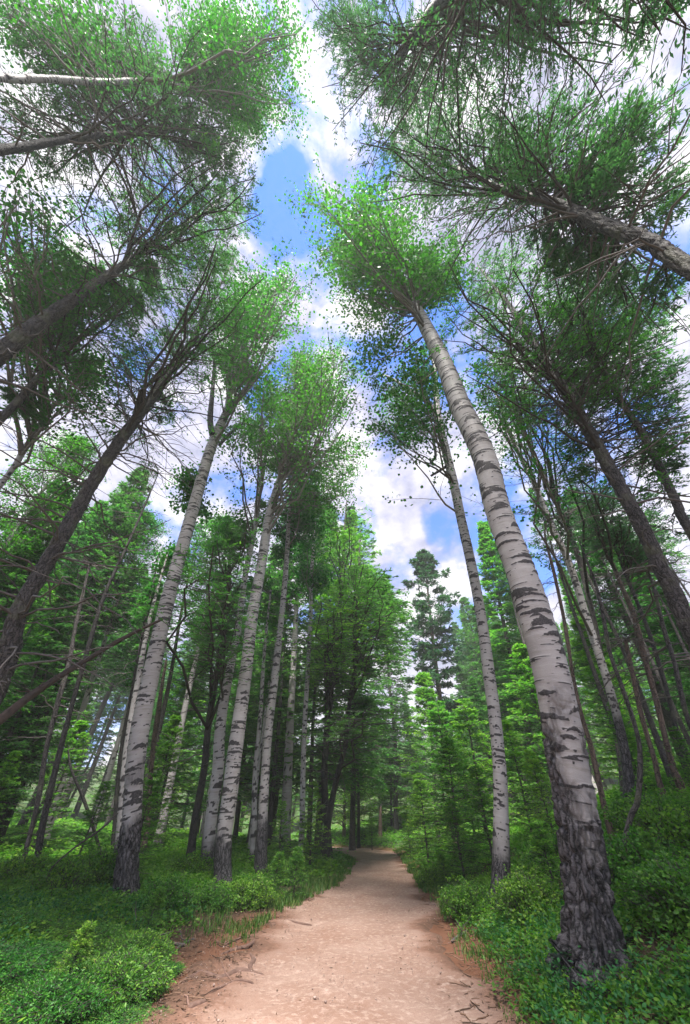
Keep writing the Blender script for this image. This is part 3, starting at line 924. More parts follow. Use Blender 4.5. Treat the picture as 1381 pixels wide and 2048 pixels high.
main_tree('aspen', 'aspen_tree', 'dark slender aspen at the far left edge with a tuft of round leaves', AT,
    [(10, 957, 14), (50, 897, 14), (80, 857, 12), (100, 820, 9), (125, 792, 7), (150, 760, 3)],
    D=9.0, ring=0.05, seg=28, darkbase=0.5, seed=11, zr=(8, 15), depth=.8, lsize=.065,
    crown=[([(80, 700), (180, 690), (215, 760), (190, 815), (110, 805)], 22), ([(10, 370), (90, 380), (110, 470), (60, 560), (-10, 560)], 24)])
main_tree('aspen', 'aspen_tree', 'thin aspen with black knots standing on the right bank behind the thickest trunk', AT,
    [(1258, 1612, 22), (1254, 1536, 20), (1231, 1424, 18), (1205, 1324, 18), (1172, 1224, 17), (1138, 1124, 15), (1102, 1044, 13), (1068, 962, 12), (1042, 912, 10), (1015, 852, 8), (1000, 810, 6), (985, 770, 3)],
    D=12.0, ring=0.04, seg=36, darkbase=2.6, seed=12, zr=(9, 18), depth=1.0, dead=(4, 13, 12, 1.2),
    crown=[([(930, 700), (1000, 690), (1050, 760), (1010, 820), (950, 800)], 14)])
main_tree('fir', 'crooked_tree', 'crooked dark grey tree with an elbow bend low on the right bank', 'tree',
    [(1237, 1802, 15), (1245, 1720, 14), (1262, 1636, 16), (1277, 1600, 17), (1282, 1524, 14), (1275, 1464, 12), (1245, 1374, 11), (1220, 1304, 10), (1205, 1224, 9), (1190, 1164, 7), (1170, 1114, 5), (1155, 1074, 3)],
    D=7.6, ring=0.03, seg=32, seed=13, dead=(2, 6, 10, .8), zr=(4, 9))
CT = 'conifer tree'
main_tree('fir', 'fir_tree', 'large grey fir leaning in from the left edge, bare branches along its middle', CT,
    [(12, 1325, 58), (41, 1224, 48), (99, 1124, 42), (150, 1034, 38), (220, 912, 34), (290, 812, 28), (347, 732, 23), (384, 682, 18), (410, 630, 12), (440, 570, 7), (470, 515, 3)],
    D=7.4, ring=0.025, seg=56, seed=20, lateral=(48, .38, 2.6), zr=(9, 19), depth=1.4, dead=(2.2, 12, 84, 3.2),
    crown=[([(230, 720), (300, 570), (400, 480), (500, 470), (535, 560), (510, 660), (450, 720), (410, 780), (400, 870), (330, 870), (280, 800)], 120), ([(120, 700), (260, 640), (280, 860), (200, 940), (120, 850)], 12)])
main_tree('fir', 'fir_tree', 'stout rough fir trunk rising from the left edge at mid height of the picture', CT,
    [(10, 697, 54), (70, 657, 47), (127, 614, 39), (187, 569, 32), (245, 529, 25), (300, 495, 18), (350, 462, 13), (410, 425, 8), (465, 390, 3)],
    D=6.2, ring=0.025, seg=56, seed=21, lateral=(52, .40, 2.8),  zr=(12, 20), depth=1.3, dead=(4, 12, 40, 2.6), nleaf=12,
    crown=[([(100, 400), (240, 340), (350, 300), (505, 300), (540, 420), (520, 510), (450, 590), (330, 640), (240, 680), (150, 620), (80, 540)], 165)])
main_tree('fir', 'fir_tree', 'thinner dark fir trunk below the stout one at the left edge', CT,
    [(10, 832, 24), (65, 777, 22), (115, 722, 20), (150, 687, 16), (200, 647, 12), (260, 600, 8), (310, 562, 3)],
    D=7.6, ring=0.04, seg=36, seed=22, lateral=(30, .5, 1.7), zr=(9, 17), depth=1.1, dead=(4, 10, 18, 1.6),
    crown=[([(10, 580), (120, 520), (260, 520), (330, 560), (280, 660), (200, 700), (60, 660)], 60), ([(10, 730), (40, 740), (90, 850), (10, 880)], 10)])
main_tree('fir', 'fir_tree', 'slim fir trunk squeezed between the two larger leaning ones at the left edge', CT,
    [(10, 722, 18), (75, 684, 16), (120, 657, 14), (170, 629, 10), (230, 590, 5)],
    D=8.5, ring=0.05, seg=28, seed=23, bark='dark_bark', zr=(10, 16), depth=.8, crown=[([(10, 500), (120, 470), (150, 560), (60, 600)], 24)])
main_tree('fir', 'fir_tree', 'dark limby fir near the top left, just under the level white trunk', CT,
    [(10, 300, 30), (100, 288, 24), (200, 273, 17), (300, 265, 11), (380, 258, 6), (450, 250, 3)],
    D=5.6, lean=0.06, ring=0.03, seg=40, seed=24, bark='dark_bark', leaf='pine', lateral=(46, .50, 2.8), zr=(13, 22), depth=2.6, dead=(8, 14, 26, 2.4), nleaf=12, r0=.06, lsize=.07, dmin=.3,
    crown=[([(-20, 170), (200, 170), (420, 200), (520, 230), (545, 270), (500, 340), (300, 350), (120, 330), (-20, 345)], 130),
           ([(-20, -20), (330, -20), (420, 60), (480, 130), (420, 200), (-20, 180)], 120)])
main_tree('fir', 'fir_tree', 'massive dark fir trunk sweeping in from the upper right edge', CT,
    [(1372, 538, 60), (1290, 480, 51), (1190, 440, 44), (1115, 411, 36), (1040, 387, 30), (970, 363, 22), (915, 338, 16), (840, 302, 9), (780, 280, 4)],
    D=4.9, lean=0.06, ring=0.022, seg=64, seed=25, lateral=(60, .35, 3.0), bark='fir_bark', zr=(10, 20), depth=2.2, dead=(6, 13, 60, 2.8), nleaf=11, r0=.06, leaf='pine',
    crown=[([(700, 290), (770, 230), (900, 200), (1050, 190), (1120, 330), (1000, 420), (900, 460), (745, 420), (705, 340)], 110),
           ([(1050, 180), (1370, 190), (1400, 420), (1250, 420), (1100, 360)], 60), ([(1000, 440), (1150, 440), (1372, 560), (1372, 700), (1100, 560)], 40)])
main_tree('fir', 'fir_tree', 'tall lichen spotted fir leaning in from the right edge at mid height', CT,
    [(1372, 1238, 52), (1345, 1180, 47), (1314, 1124, 43), (1267, 1024, 41), (1208, 912, 37), (1150, 812, 32), (1099, 732, 26), (1061, 672, 21), (1018, 612, 14), (985, 570, 9), (955, 530, 4)],
    D=7.0, ring=0.025, seg=56, seed=26, lateral=(54, .38, 2.6), zr=(8, 19), depth=1.5, dead=(3, 11, 66, 2.6), r0=.05,
    crown=[([(850, 480), (1000, 470), (1160, 530), (1230, 680), (1150, 800), (1030, 760), (930, 830), (870, 720)], 125), ([(1150, 620), (1372, 600), (1372, 980), (1250, 860)], 36), ([(1060, 760), (1180, 900), (1150, 1000), (1000, 830)], 14)])
main_tree('fir', 'fir_tree', 'slimmer fir leaning in at the right edge, above the lichen covered one', CT,
    [(1368, 1040, 27), (1357, 1012, 26), (1312, 912, 22), (1283, 862, 20), (1248, 812, 18), (1203, 744, 14), (1165, 702, 11), (1130, 665, 8), (1090, 615, 3)],
    D=8.0, ring=0.035, seg=40, seed=27, lateral=(44, .42, 2.4), zr=(9, 18), depth=1.4, dead=(5, 13, 40, 2.2), leaf='pine',
    crown=[([(1060, 470), (1250, 480), (1372, 560), (1372, 900), (1290, 800), (1200, 680), (1100, 600)], 110), ([(1250, 560), (1372, 600), (1372, 1150), (1300, 960)], 40)])
main_tree('fir', 'fir_tree', 'fir overhead at the top, trunk tapering down into dark boughs against the sky', CT,
    [(915, -25, 46), (865, 30, 40), (835, 65, 30), (810, 100, 22), (785, 140, 13), (768, 168, 5)],
    D=3.0, lean=0.10, brg=(220, -265), ring=0.04, seg=40, seed=28, lateral=(46, .45, 2.6), zr=(13, 19), depth=1.8, nleaf=13, leaf='pine', r0=.05, lsize=.062,
    crown=[([(600, -30), (700, -30), (680, 60), (640, 60)], 16), ([(690, -30), (1000, -30), (1000, 120), (900, 230), (820, 300), (740, 260), (665, 190), (650, 100)], 120),
           ([(990, -30), (1400, -30), (1400, 150), (1200, 130), (1000, 150)], 85)])
main_tree('fir', 'fir_tree', 'grey fir stem close behind the knotted aspen on the right bank', CT,
    [(1248, 1600, 15), (1240, 1520, 14), (1218, 1400, 14), (1203, 1324, 14), (1186, 1224, 14), (1160, 1124, 14), (1120, 1017, 13), (1090, 957, 11), (1060, 892, 9), (1035, 837, 6), (1018, 800, 3)],
    D=13.5, ring=0.05, seg=28, seed=29, zr=(9, 18), depth=1.0, dead=(4, 15, 40, 1.9), crown=[([(985, 700), (1060, 690), (1080, 800), (1010, 830)], 18)])
main_tree('fir', 'dead_snag', 'thin dead stem with orange peeled foot right beside the thickest aspen', 'dead tree',
    [(1211, 1624, 15), (1182, 1499, 13), (1160, 1424, 12), (1145, 1349, 10), (1130, 1249, 9), (1110, 1149, 8), (1092, 1074, 5), (1096, 1040, 3)],
    D=10.0, ring=0.05, seg=24, seed=30, bark='pine_bark', dead=(1.5, 9, 22, 1.0))
main_tree('fir', 'dead_snag', 'reddish broken topped snag among the thin trunks at the right', 'dead tree',
    [(1318, 1560, 14), (1310, 1519, 13), (1285, 1424, 13), (1265, 1334, 12), (1252, 1280, 10)],
    D=11.5, ring=0.05, seg=24, seed=31, bark='pine_bark', dead=(1.5, 6, 26, 1.2))
main_tree('pine', 'pine_tree', 'thin reddish pine right of the broken topped snag', CT,
    [(1345, 1530, 16), (1315, 1424, 15), (1290, 1324, 15), (1270, 1234, 14), (1245, 1174, 12), (1222, 1119, 10), (1200, 1075, 7), (1175, 1010, 4)],
    D=12.0, ring=0.05, seg=24, seed=32, bark='pine_bark', dead=(2, 10, 40, 1.8), zr=(7, 14), depth=1.2, crown=[([(1130, 930), (1240, 940), (1290, 1060), (1200, 1120), (1150, 1040)], 40)])
main_tree('pine', 'pine_tree', 'dark twisted pine between the reddish pine and the right edge', CT,
    [(1362, 1510, 13), (1345, 1424, 12), (1325, 1349, 12), (1300, 1264, 11), (1270, 1189, 10), (1245, 1129, 8), (1225, 1070, 4)],
    D=13.0, ring=0.05, seg=24, seed=33, bark='dark_bark', dead=(2, 10, 36, 1.6), zr=(7, 14), depth=1.2, crown=[([(1200, 1000), (1300, 980), (1370, 1080), (1290, 1130)], 30)])
main_tree('fir', 'dead_snag', 'grey bare stem nearest the right edge above the green bank', 'dead tree',
    [(1378, 1440, 14), (1368, 1404, 14), (1350, 1324, 13), (1330, 1264, 12), (1310, 1189, 9), (1297, 1140, 4)],
    D=10.5, ring=0.05, seg=24, seed=34, dead=(2, 8, 40, 1.6))
main_tree('fir', 'fir_tree', 'straight dark fir of the twin pair beside the end of the path', CT,
    [(655, 1655, 18), (650, 1560, 16), (655, 1474, 14), (665, 1374, 12), (675, 1274, 10), (682, 1184, 9), (688, 1090, 6), (694, 1000, 3)],
    D=18.5, ring=0.08, seg=28, seed=35, bark='dark_bark', zr=(4, 20), depth=2.2, nsec=12, nleaf=12, lsize=.14, zlow=2.5, leaf='fir_young', dead=(2, 9, 30, 2.2),
    crown=[([(694, 975), (735, 1020), (755, 1090), (750, 1180), (700, 1260), (630, 1300), (620, 1180), (650, 1080)], 130), ([(620, 1250), (740, 1250), (740, 1450), (600, 1440)], 45)])
main_tree('fir', 'fir_tree', 'bent dark fir of the twin pair, curving right over the path', CT,
    [(655, 1662, 16), (668, 1590, 14), (680, 1536, 13), (692, 1490, 11), (700, 1400, 10), (712, 1324, 10), (715, 1249, 8), (716, 1180, 6), (722, 1060, 3)],
    D=17.5, ring=0.08, seg=28, seed=36, bark='dark_bark', zr=(3, 18), depth=2.0, nsec=12, nleaf=12, lsize=.14, zlow=2.0, leaf='fir', dead=(1.5, 7, 30, 2.4),
    crown=[([(722, 1040), (760, 1090), (800, 1150), (832, 1250), (825, 1330), (790, 1390), (720, 1350), (700, 1200)], 210), ([(690, 1380), (800, 1370), (780, 1460), (700, 1500)], 24)])
main_tree('fir', 'fir_tree', 'black stemmed fir standing just left of the close aspen pair', CT,
    [(383, 1700, 19), (390, 1640, 18), (408, 1536, 17), (418, 1450, 16), (437, 1330, 14), (450, 1224, 10), (457, 1150, 8), (462, 1060, 4)],
    D=13.5, ring=0.06, seg=28, seed=37, bark='dark_bark', zr=(4, 17), depth=1.5, nsec=12, nleaf=14, lsize=.10, zlow=3, dead=(1.5, 7, 36, 1.8),
    crown=[([(450, 1010), (500, 1030), (520, 1100), (490, 1200), (480, 1330), (400, 1330), (370, 1200), (410, 1090)], 110)])
main_tree('fir', 'dead_snag', 'thin black dead stem with drooping twigs left of the propped log', 'dead tree',
    [(72, 1745, 17), (85, 1650, 17), (110, 1540, 16), (135, 1440, 14), (160, 1350, 12), (190, 1250, 11), (215, 1180, 9), (250, 1100, 7), (285, 1020, 5), (317, 945, 3)],
    D=11.0, ring=0.04, seg=28, seed=38, bark='dark_bark', dead=(3, 13, 50, 1.3))
main_tree('fir', 'dead_snag', 'pale grey dead stem crossing behind the fallen log at far left', 'dead tree',
    [(50, 1710, 12), (75, 1600, 13), (90, 1500, 13), (115, 1400, 13), (135, 1330, 12), (152, 1250, 10), (165, 1200, 9), (180, 1130, 5)],
    D=11.8, ring=0.05, seg=24, seed=39, dead=(2, 9, 26, 1.2))
main_tree('fir', 'dead_snag', 'short thin stem leaning left, behind the nearest left aspen', 'dead tree',
    [(206, 1722, 10), (190, 1660, 10), (170, 1600, 9), (145, 1540, 7), (138, 1500, 4)],
    D=12.5, ring=0.06, seg=20, seed=40, bark='dark_bark', dead=(.6, 2.2, 8, .6))
main_tree('fir', 'fir_tree', 'dark straight fir trunk between the nearest left aspen and its right hand neighbours', CT,
    [(228, 1690, 15), (245, 1500, 13), (262, 1400, 11), (283, 1290, 9), (300, 1200, 6), (318, 1110, 3)],
    D=15.0, ring=0.08, seg=20, seed=41, bark='dark_bark', zr=(6, 15), depth=1.3, dead=(1.5, 7, 24, 1.4), lsize=.18,
    crown=[([(270, 1250), (300, 1170), (350, 1190), (340, 1260), (300, 1330)], 30)])
main_tree('fir', 'dead_snag', 'slim peeling orange brown snag seen right of the nearest left aspen', 'dead tree',
    [(298, 1640, 12), (308, 1500, 12), (318, 1430, 12), (326, 1370, 9), (334, 1320, 5)],
    D=15.0, ring=0.08, seg=20, seed=42, bark='pine_bark', dead=(1.5, 6, 14, .9))
main_tree('fir', 'dead_snag', 'orange splintered snag standing past the end of the path', 'dead tree',
    [(761, 1672, 9), (761, 1640, 8), (762, 1612, 5)], D=33.0, ring=0.08, seg=20, seed=43, bark='pine_bark')

# ------------------------------------------------------------------ prototypes shared by the forest behind
def proto_tree(kind, H, seed, base_r, crown0, rmax, nb, nsec, nleaf, lsize, leaf, bark, dead=0, topw=0.08, pw=1.0, clump=None):
    rng = np.random.default_rng(seed)
    n = max(10, int(H / 0.12)); seg = 14
    z = np.linspace(0, H, n)
    C = np.stack([0.10 * (vnoise(np.stack([z * .25, 0 * z, 0 * z], -1), seed) - .5) * 2, 0.10 * (vnoise(np.stack([z * .25, 0 * z, 0 * z], -1), seed + 5) - .5) * 2, z], -1)
    C[:, :2] -= C[0, :2]
    R = base_r * (1 - z / H) ** 0.85 + 0.006
    R = R * (1 + .3 * np.exp(-z / .25))
    th = np.linspace(0, 2 * math.pi, seg, endpoint=False)
    TH, Z_ = np.meshgrid(th, z)
    RR = np.repeat(R[:, None], seg, 1)
    bc = np.stack([RR * np.cos(TH), RR * np.sin(TH), Z_], -1)
    V = C[:, None, :] + np.stack([RR * np.cos(TH), RR * np.sin(TH), 0 * RR], -1)
    V[0, :, 2] -= .3
    idx = np.arange(n * seg).reshape(n, seg); i2 = np.roll(idx, -1, axis=1)
    f = np.stack([idx[:-1], i2[:-1], i2[1:], idx[1:]], -1).reshape(-1, 4)
    mt = MB()
    at = {}
    if kind == 'aspen':
        q = bc * np.array([9, 9, 14])
        at = dict(scar=sstep(.64, .70, fbm(q, 3, seed)).ravel(), base=(1 - sstep(.1, .5, Z_)).ravel())
    mt.add(V.reshape(-1, 3), f, bc=bc.reshape(-1, 3), **at)
    parts = [('trunk', mt.mesh('trunk', M['aspen_bark'] if kind == 'aspen' else M[bark], True))]
    # crown
    s = 1 - (1 - rng.random(nb)) ** pw
    s = np.sort(s)
    zz = H * (crown0 + (0.985 - crown0) * s)
    az = np.arange(nb) * 2.39996 + rng.normal(size=nb) * .3
    k = np.clip((zz / H * (n - 1)).astype(int), 0, n - 1)
    O = C[k].copy(); O[:, 2] = zz
    prof = (1 - s) ** 0.8 if kind != 'aspen' else np.sin(np.clip(s * .86 + .14, 0, 1) * math.pi) ** .6
    if kind == 'pine':
        prof = np.sin(np.clip(s * .8 + .2, 0, 1) * math.pi) ** .7 * .9
    ln = rmax * (prof * rng.uniform(.40, 1.15, nb) + topw)
    up = {'fir': 0.42 * s - 0.10, 'young': 0.55 * s + 0.02, 'pine': .15 + .4 * s, 'aspen': .8 + .4 * s}[kind]
    D = np.stack([np.cos(az), np.sin(az), up + rng.normal(size=nb) * .08], -1)
    E = O + unit(D) * ln[:, None]
    mbt, mbl = MB(), MB()
    kk = 'aspen' if kind == 'aspen' else ('pine' if kind == 'pine' else 'fir')
    limb_set(O, E, kk, rng, mbt, mbl, np.minimum(0.03, .004 + .009 * ln), nsec, nleaf, lsize, np.zeros(3), secl=.45, spread=.12, droop=.08)
    if dead:
        zz = rng.uniform(H * .08, H * (crown0 + .1), dead)
        k = np.clip((zz / H * (n - 1)).astype(int), 0, n - 1)
        O = C[k].copy(); O[:, 2] = zz
        az = rng.uniform(0, 6.28, dead)
        E = O + unit(np.stack([np.cos(az), np.sin(az), rng.normal(size=dead) * .2 - .1], -1)) * (rmax * .7 * rng.uniform(.3, 1, dead))[:, None]
        limb_set(O, E, 'fir', rng, mbt, MB(), .018, 3, 0, .1, np.zeros(3))
    parts.append(('branches', mbt.mesh('branches', M['aspen_twig'] if kind == 'aspen' else M['twig'])))
    parts.append(('foliage', mbl.mesh('foliage', M[leaf])))
    return dict(H=H, parts=parts)
PR = {
    'tall1': proto_tree('fir', 16, 201, .20, .30, 2.5, 190, 14, 12, .15, 'fir', 'fir_bark', 26),
    'tall2': proto_tree('fir', 16, 202, .18, .45, 2.2, 170, 14, 12, .15, 'fir', 'dark_bark', 40),
    'tall3': proto_tree('fir', 16, 203, .12, .12, 2.3, 230, 14, 12, .15, 'fir', 'fir_bark', 12),
    'slim': proto_tree('fir', 15, 204, .14, .10, 1.35, 220, 11, 9, .17, 'fir_young', 'fir_bark', 6),
    'pine': proto_tree('pine', 15, 205, .19, .28, 2.4, 80, 12, 26, .22, 'pine', 'pine_bark', 14),
    'pole1': proto_tree('fir', 13, 215, .085, .62, 1.1, 60, 9, 9, .13, 'fir', 'dark_bark', 70),
    'pole2': proto_tree('fir', 13, 216, .095, .70, .9, 40, 8, 9, .13, 'pine', 'fir_bark', 50),
    'young1': proto_tree('young', 4, 206, .045, .06, 1.35, 92, 13, 8, .085, 'fir_young', 'fir_bark', 0),
    'young2': proto_tree('young', 4, 207, .045, .10, 1.15, 76, 13, 8, .085, 'fir_young', 'fir_bark', 0),
    'young3': proto_tree('young', 7, 208, .07, .06, 1.85, 130, 15, 9, .11, 'fir_young', 'fir_bark', 0),
    'young4': proto_tree('young', 5, 218, .055, .14, 1.5, 84, 14, 8, .10, 'fir_young', 'fir_bark', 8),
    'young5': proto_tree('young', 6, 219, .06, .22, 1.5, 90, 13, 9, .11, 'fir', 'fir_bark', 12),
    'sapling': proto_tree('young', 1.6, 209, .018, .05, .55, 70, 10, 9, .06, 'fir_young', 'fir_bark', 0),
    'aspen': proto_tree('aspen', 15, 210, .12, .50, 1.7, 90, 9, 26, .058, 'aspen_leaf', '', 0),
}
def place_tree(pk, name, label, cat, x, y, D, wid=1.0, group=None, rz=None, seed=0, H=None, pos=None):
    rng = np.random.default_rng(seed + int(x) * 7 + int(D * 10))
    p = PR[pk]
    if pos is None:
        d = dirpx(x, y)
        hb = math.hypot(d[0], d[1])
        ax_, ay_ = d[0] / hb * D, d[1] / hb * D
        zt = CAMH + d[2] / hb * D
        db = dirpx(CX + (x - CX) * (1 + .45 * max(0, 1640 - y) / 616), 1640)
        hq = math.hypot(db[0], db[1])
        px, py = db[0] / hq * D, db[1] / hq * D
        lean = Vector((ax_ - px, ay_ - py, zt - float(h0(px, py))))
        if lean.length > 0 and (lean.x ** 2 + lean.y ** 2) ** .5 > .16 * lean.z:
            lean.x *= .16 * lean.z / (lean.x ** 2 + lean.y ** 2) ** .5; lean.y = 0
        zb = float(h0(px, py))
        Hh = max(0.5, zt - zb)
    else:
        px, py = pos
        zb = float(h0(px, py))
        Hh = H
        lean = Vector((rng.normal() * .02, rng.normal() * .02, 1))
    s = Hh / p['H']
    root = thing(name, label, cat, (px, py, zb - .02), group)
    root.scale = (s * wid, s * wid, s)
    q = Vector((0, 0, 1)).rotation_difference(lean.normalized())
    root.rotation_euler = (q.to_matrix() @ __import__('mathutils').Matrix.Rotation(rng.uniform(0, 6.28), 3, 'Z')).to_euler()
    for nm, me in p['parts']:
        link(bpy.data.objects.new(nm, me), root)
    return root
BG = [
    ('slim', 'fir_tree', 'slender pointed green fir behind the slim right aspen', 965, 1036, 22, 1.25),
    ('pine', 'pine_tree', 'open pine with tufted boughs standing alone against the cloud past the path', 845, 1106, 29, 1.0),
    ('tall3', 'fir_tree', 'bright green fir rising behind the bent fir over the path', 700, 1010, 27, .8),
    ('aspen', 'aspen_tree', 'leafy aspen behind the third aspen left of the path', 612, 975, 19, 1.3),
    ('tall3', 'fir_tree', 'broad fir filling the gap left of the twin firs', 560, 1090, 20, 1.3),
    ('aspen', 'aspen_tree', 'round leaved tree beyond the black stemmed fir', 440, 1040, 17.5, 1.3),
    ('aspen', 'aspen_tree', 'leafy green tree right of the nearest left aspen, well behind it', 318, 1185, 19, 1.5),
    ('tall3', 'fir_tree', 'pale green tall fir behind the large leaning fir at left', 232, 925, 16, .9),
    ('tall1', 'fir_tree', 'dark fir behind the large leaning fir at the left edge', 70, 930, 12, 1.0),
    ('tall3', 'fir_tree', 'bushy fir low between the two dead stems at left', 150, 1150, 15, 1.2),
    ('aspen', 'aspen_tree', 'green leafy tree at the left edge above the fallen log', 60, 1120, 13, 1.3),
    ('tall1', 'fir_tree', 'green fir behind the lichen covered leaning trunk at right', 1180, 930, 17, 1.1),
    ('tall3', 'fir_tree', 'fir crown between the reddish pine and the right edge', 1290, 1010, 16, 1.1),
    ('tall2', 'fir_tree', 'dark fir low at the right edge', 1350, 1150, 14, 1.0),
    ('young3', 'fir_tree', 'round topped bright fir right of the thickest aspen', 1160, 1240, 17, 1.2),
    ('young3', 'fir_tree', 'fresh green fir framed between the slim and the thickest aspen', 1035, 1290, 17, 1.2),
    ('young3', 'fir_tree', 'light green fir just left of the slim right aspen', 925, 1395, 16, 1.2),
    ('young3', 'fir_tree', 'pale green young fir beside the far right side of the path', 840, 1345, 23, 1.2),
    ('young1', 'young_fir', 'bushy lime green young fir on the right verge', 886, 1476, 14.0, 1.25),
    ('young2', 'young_fir', 'smaller lime green young fir left of the bushy one on the right verge', 838, 1545, 16.0, 1.3),
    ('young3', 'fir_tree', 'wide young fir behind the foot of the slim right aspen', 1010, 1440, 13.0, 1.1),
    ('young1', 'young_fir', 'young fir showing between the slim and the thickest aspen, low down', 1062, 1500, 10.5, 1.1),
    ('young1', 'young_fir', 'soft green young fir right beside the nearest left aspen', 318, 1540, 10.0, 1.25),
    ('young2', 'young_fir', 'young fir left of the nearest left aspen', 212, 1560, 11.0, 1.1),
    ('young3', 'fir_tree', 'young fir behind the black stemmed fir on the left', 352, 1430, 16.0, 1.1),
    ('young1', 'young_fir', 'lime green sapling by the path under the twin firs', 628, 1560, 14.5, 1.1),
    ('young2', 'young_fir', 'young fir between the third aspen and the farthest slim aspen', 570, 1600, 13.0, 1.1),
    ('sapling', 'fir_sapling', 'tiny fir seedling among the junipers at lower left', 232, 1870, 5.6, 1.0),
    ('sapling', 'fir_sapling', 'fir seedling on the left bank in front of the nearest left aspen', 345, 1800, 7.6, 1.1),
    ('sapling', 'fir_sapling', 'fir seedling at the foot of the third left aspen', 560, 1700, 11.0, 1.1),
    ('sapling', 'fir_sapling', 'fir seedling left of the stump on the right verge', 880, 1700, 11.5, 1.1),
    ('sapling', 'fir_sapling', 'fir seedling on the bank right of the thickest aspen', 1290, 1700, 7.0, 1.0),
    ('sapling', 'fir_sapling', 'small fir sapling on the left verge beside the path', 597, 1690, 10.5, 1.0),
    ('sapling', 'fir_sapling', 'small thin fir sapling between the slim and thickest aspens', 1074, 1640, 7.8, 1.0),
    ('young2', 'young_fir', 'thin young fir right of the end of the path', 812, 1600, 20.0, .9),
    ('young2', 'young_fir', 'little fir just beyond the end of the path', 742, 1625, 27.0, 1.1),
    ('young3', 'fir_tree', 'hazy green fir closing the view above the path', 772, 1450, 36.0, 1.3),
    ('young3', 'fir_tree', 'dim green fir left of the orange splintered snag', 715, 1500, 34.0, 1.2),
    ('tall2', 'fir_tree', 'thin dark fir trunk rising just left of the end of the path', 712, 1330, 30.0, .8),
    ('young3', 'fir_tree', 'green fir on the bank above the crooked grey tree', 1225, 1400, 12.5, 1.0),
    ('young1', 'young_fir', 'young fir at the right edge on top of the bank', 1345, 1450, 11.5, 1.1),
    ('tall2', 'fir_tree', 'bare legged fir behind the slender dark aspen at the left edge', 55, 880, 13.0, .9),
    ('tall2', 'fir_tree', 'bare legged fir beyond the large leaning fir, near the pale dead stem', 165, 950, 18.0, .9),
    ('pole2', 'fir_tree', 'tall grey pole in the open sky gap at left', 105, 840, 12.0, 1.0),
    ('aspen', 'aspen_tree', 'round leaved tree in the sky gap left of the nearest left aspen', 290, 1020, 17.0, 1.2),
    ('tall3', 'fir_tree', 'full green fir filling the gap behind the twin firs', 655, 1010, 23.0, 1.1),
    ('tall3', 'fir_tree', 'full green fir showing right of the bent fir', 765, 1150, 34.0, 1.1),
    ('aspen', 'aspen_tree', 'round leaved tree at the left edge between the leaning trunks', 40, 760, 11.5, 1.1),
    ('tall2', 'fir_tree', 'tall fir in the sky gap between the large leaning fir and nearest aspen', 255, 880, 16.0, .9),
    ('pole1', 'fir_tree', 'slim dark pole of a fir at the far left edge below the log', 40, 1010, 12.5, 1.0),
    ('pole2', 'fir_tree', 'slim grey fir pole between the far left dead stems', 130, 1010, 14.0, 1.0),
    ('pole1', 'fir_tree', 'thin dark fir pole left of the nearest left aspen', 215, 1000, 15.5, 1.0),
    ('pole1', 'fir_tree', 'thin dark fir pole right of the nearest left aspen', 375, 1080, 16.5, 1.0),
    ('pole2', 'fir_tree', 'slim fir pole seen just left of the close aspen pair', 410, 1010, 18.0, 1.0),
    ('pole1', 'fir_tree', 'dark fir pole between the third aspen and the twin firs', 585, 1080, 19.0, 1.0),
    ('pole2', 'fir_tree', 'far fir pole just left of the twin firs', 640, 1120, 22.0, 1.0),
    ('pole1', 'fir_tree', 'slim dark fir pole right of the thickest aspen', 1090, 930, 14.0, 1.0),
    ('pole2', 'fir_tree', 'grey fir pole right of the knotted aspen', 1150, 940, 13.0, 1.0),
    ('pole1', 'fir_tree', 'dark fir pole beside the broken topped snag', 1205, 960, 15.0, 1.0),
    ('pole2', 'fir_tree', 'slim fir pole left of the grey bare stem at the right edge', 1290, 1010, 12.5, 1.0),
    ('pole1', 'fir_tree', 'dark fir pole at the right edge over the bank', 1350, 960, 14.0, 1.0),
    ('pole2', 'fir_tree', 'far fir pole between the slim and the thickest aspen', 1000, 1060, 20.0, 1.0),
    ('young1', 'young_fir', 'pale lime young fir left of the stump on the right verge', 905, 1600, 12.0, 1.3),
    ('young2', 'young_fir', 'lime green young fir just left of the slim right aspen foot', 950, 1530, 11.5, 1.2),
    ('young3', 'fir_tree', 'pale fir rising behind the bushy lime fir on the right verge', 870, 1400, 19.0, 1.3),
    ('young3', 'fir_tree', 'dense young fir at the left edge below the fallen log', 30, 1500, 13.5, 1.2),
    ('young3', 'fir_tree', 'young fir between the black dead stem and the nearest left aspen', 165, 1440, 15.0, 1.2),
]
for k, (pk, nm, lb, x, y, D, w) in enumerate(BG):
    if pk in ('young1', 'young2', 'young3') and k % 3 == 1: pk = 'young4'
    place_tree(pk, nm, lb, {'fir_tree': CT, 'pine_tree': CT, 'aspen_tree': AT}.get(nm, 'young fir'), x, y, D, w, seed=k)
rng = np.random.default_rng(77)
spots = [(r_.location.x, r_.location.y) for r_ in bpy.data.objects if r_.type == 'EMPTY']
FILL = []
made = 0; tries = 0
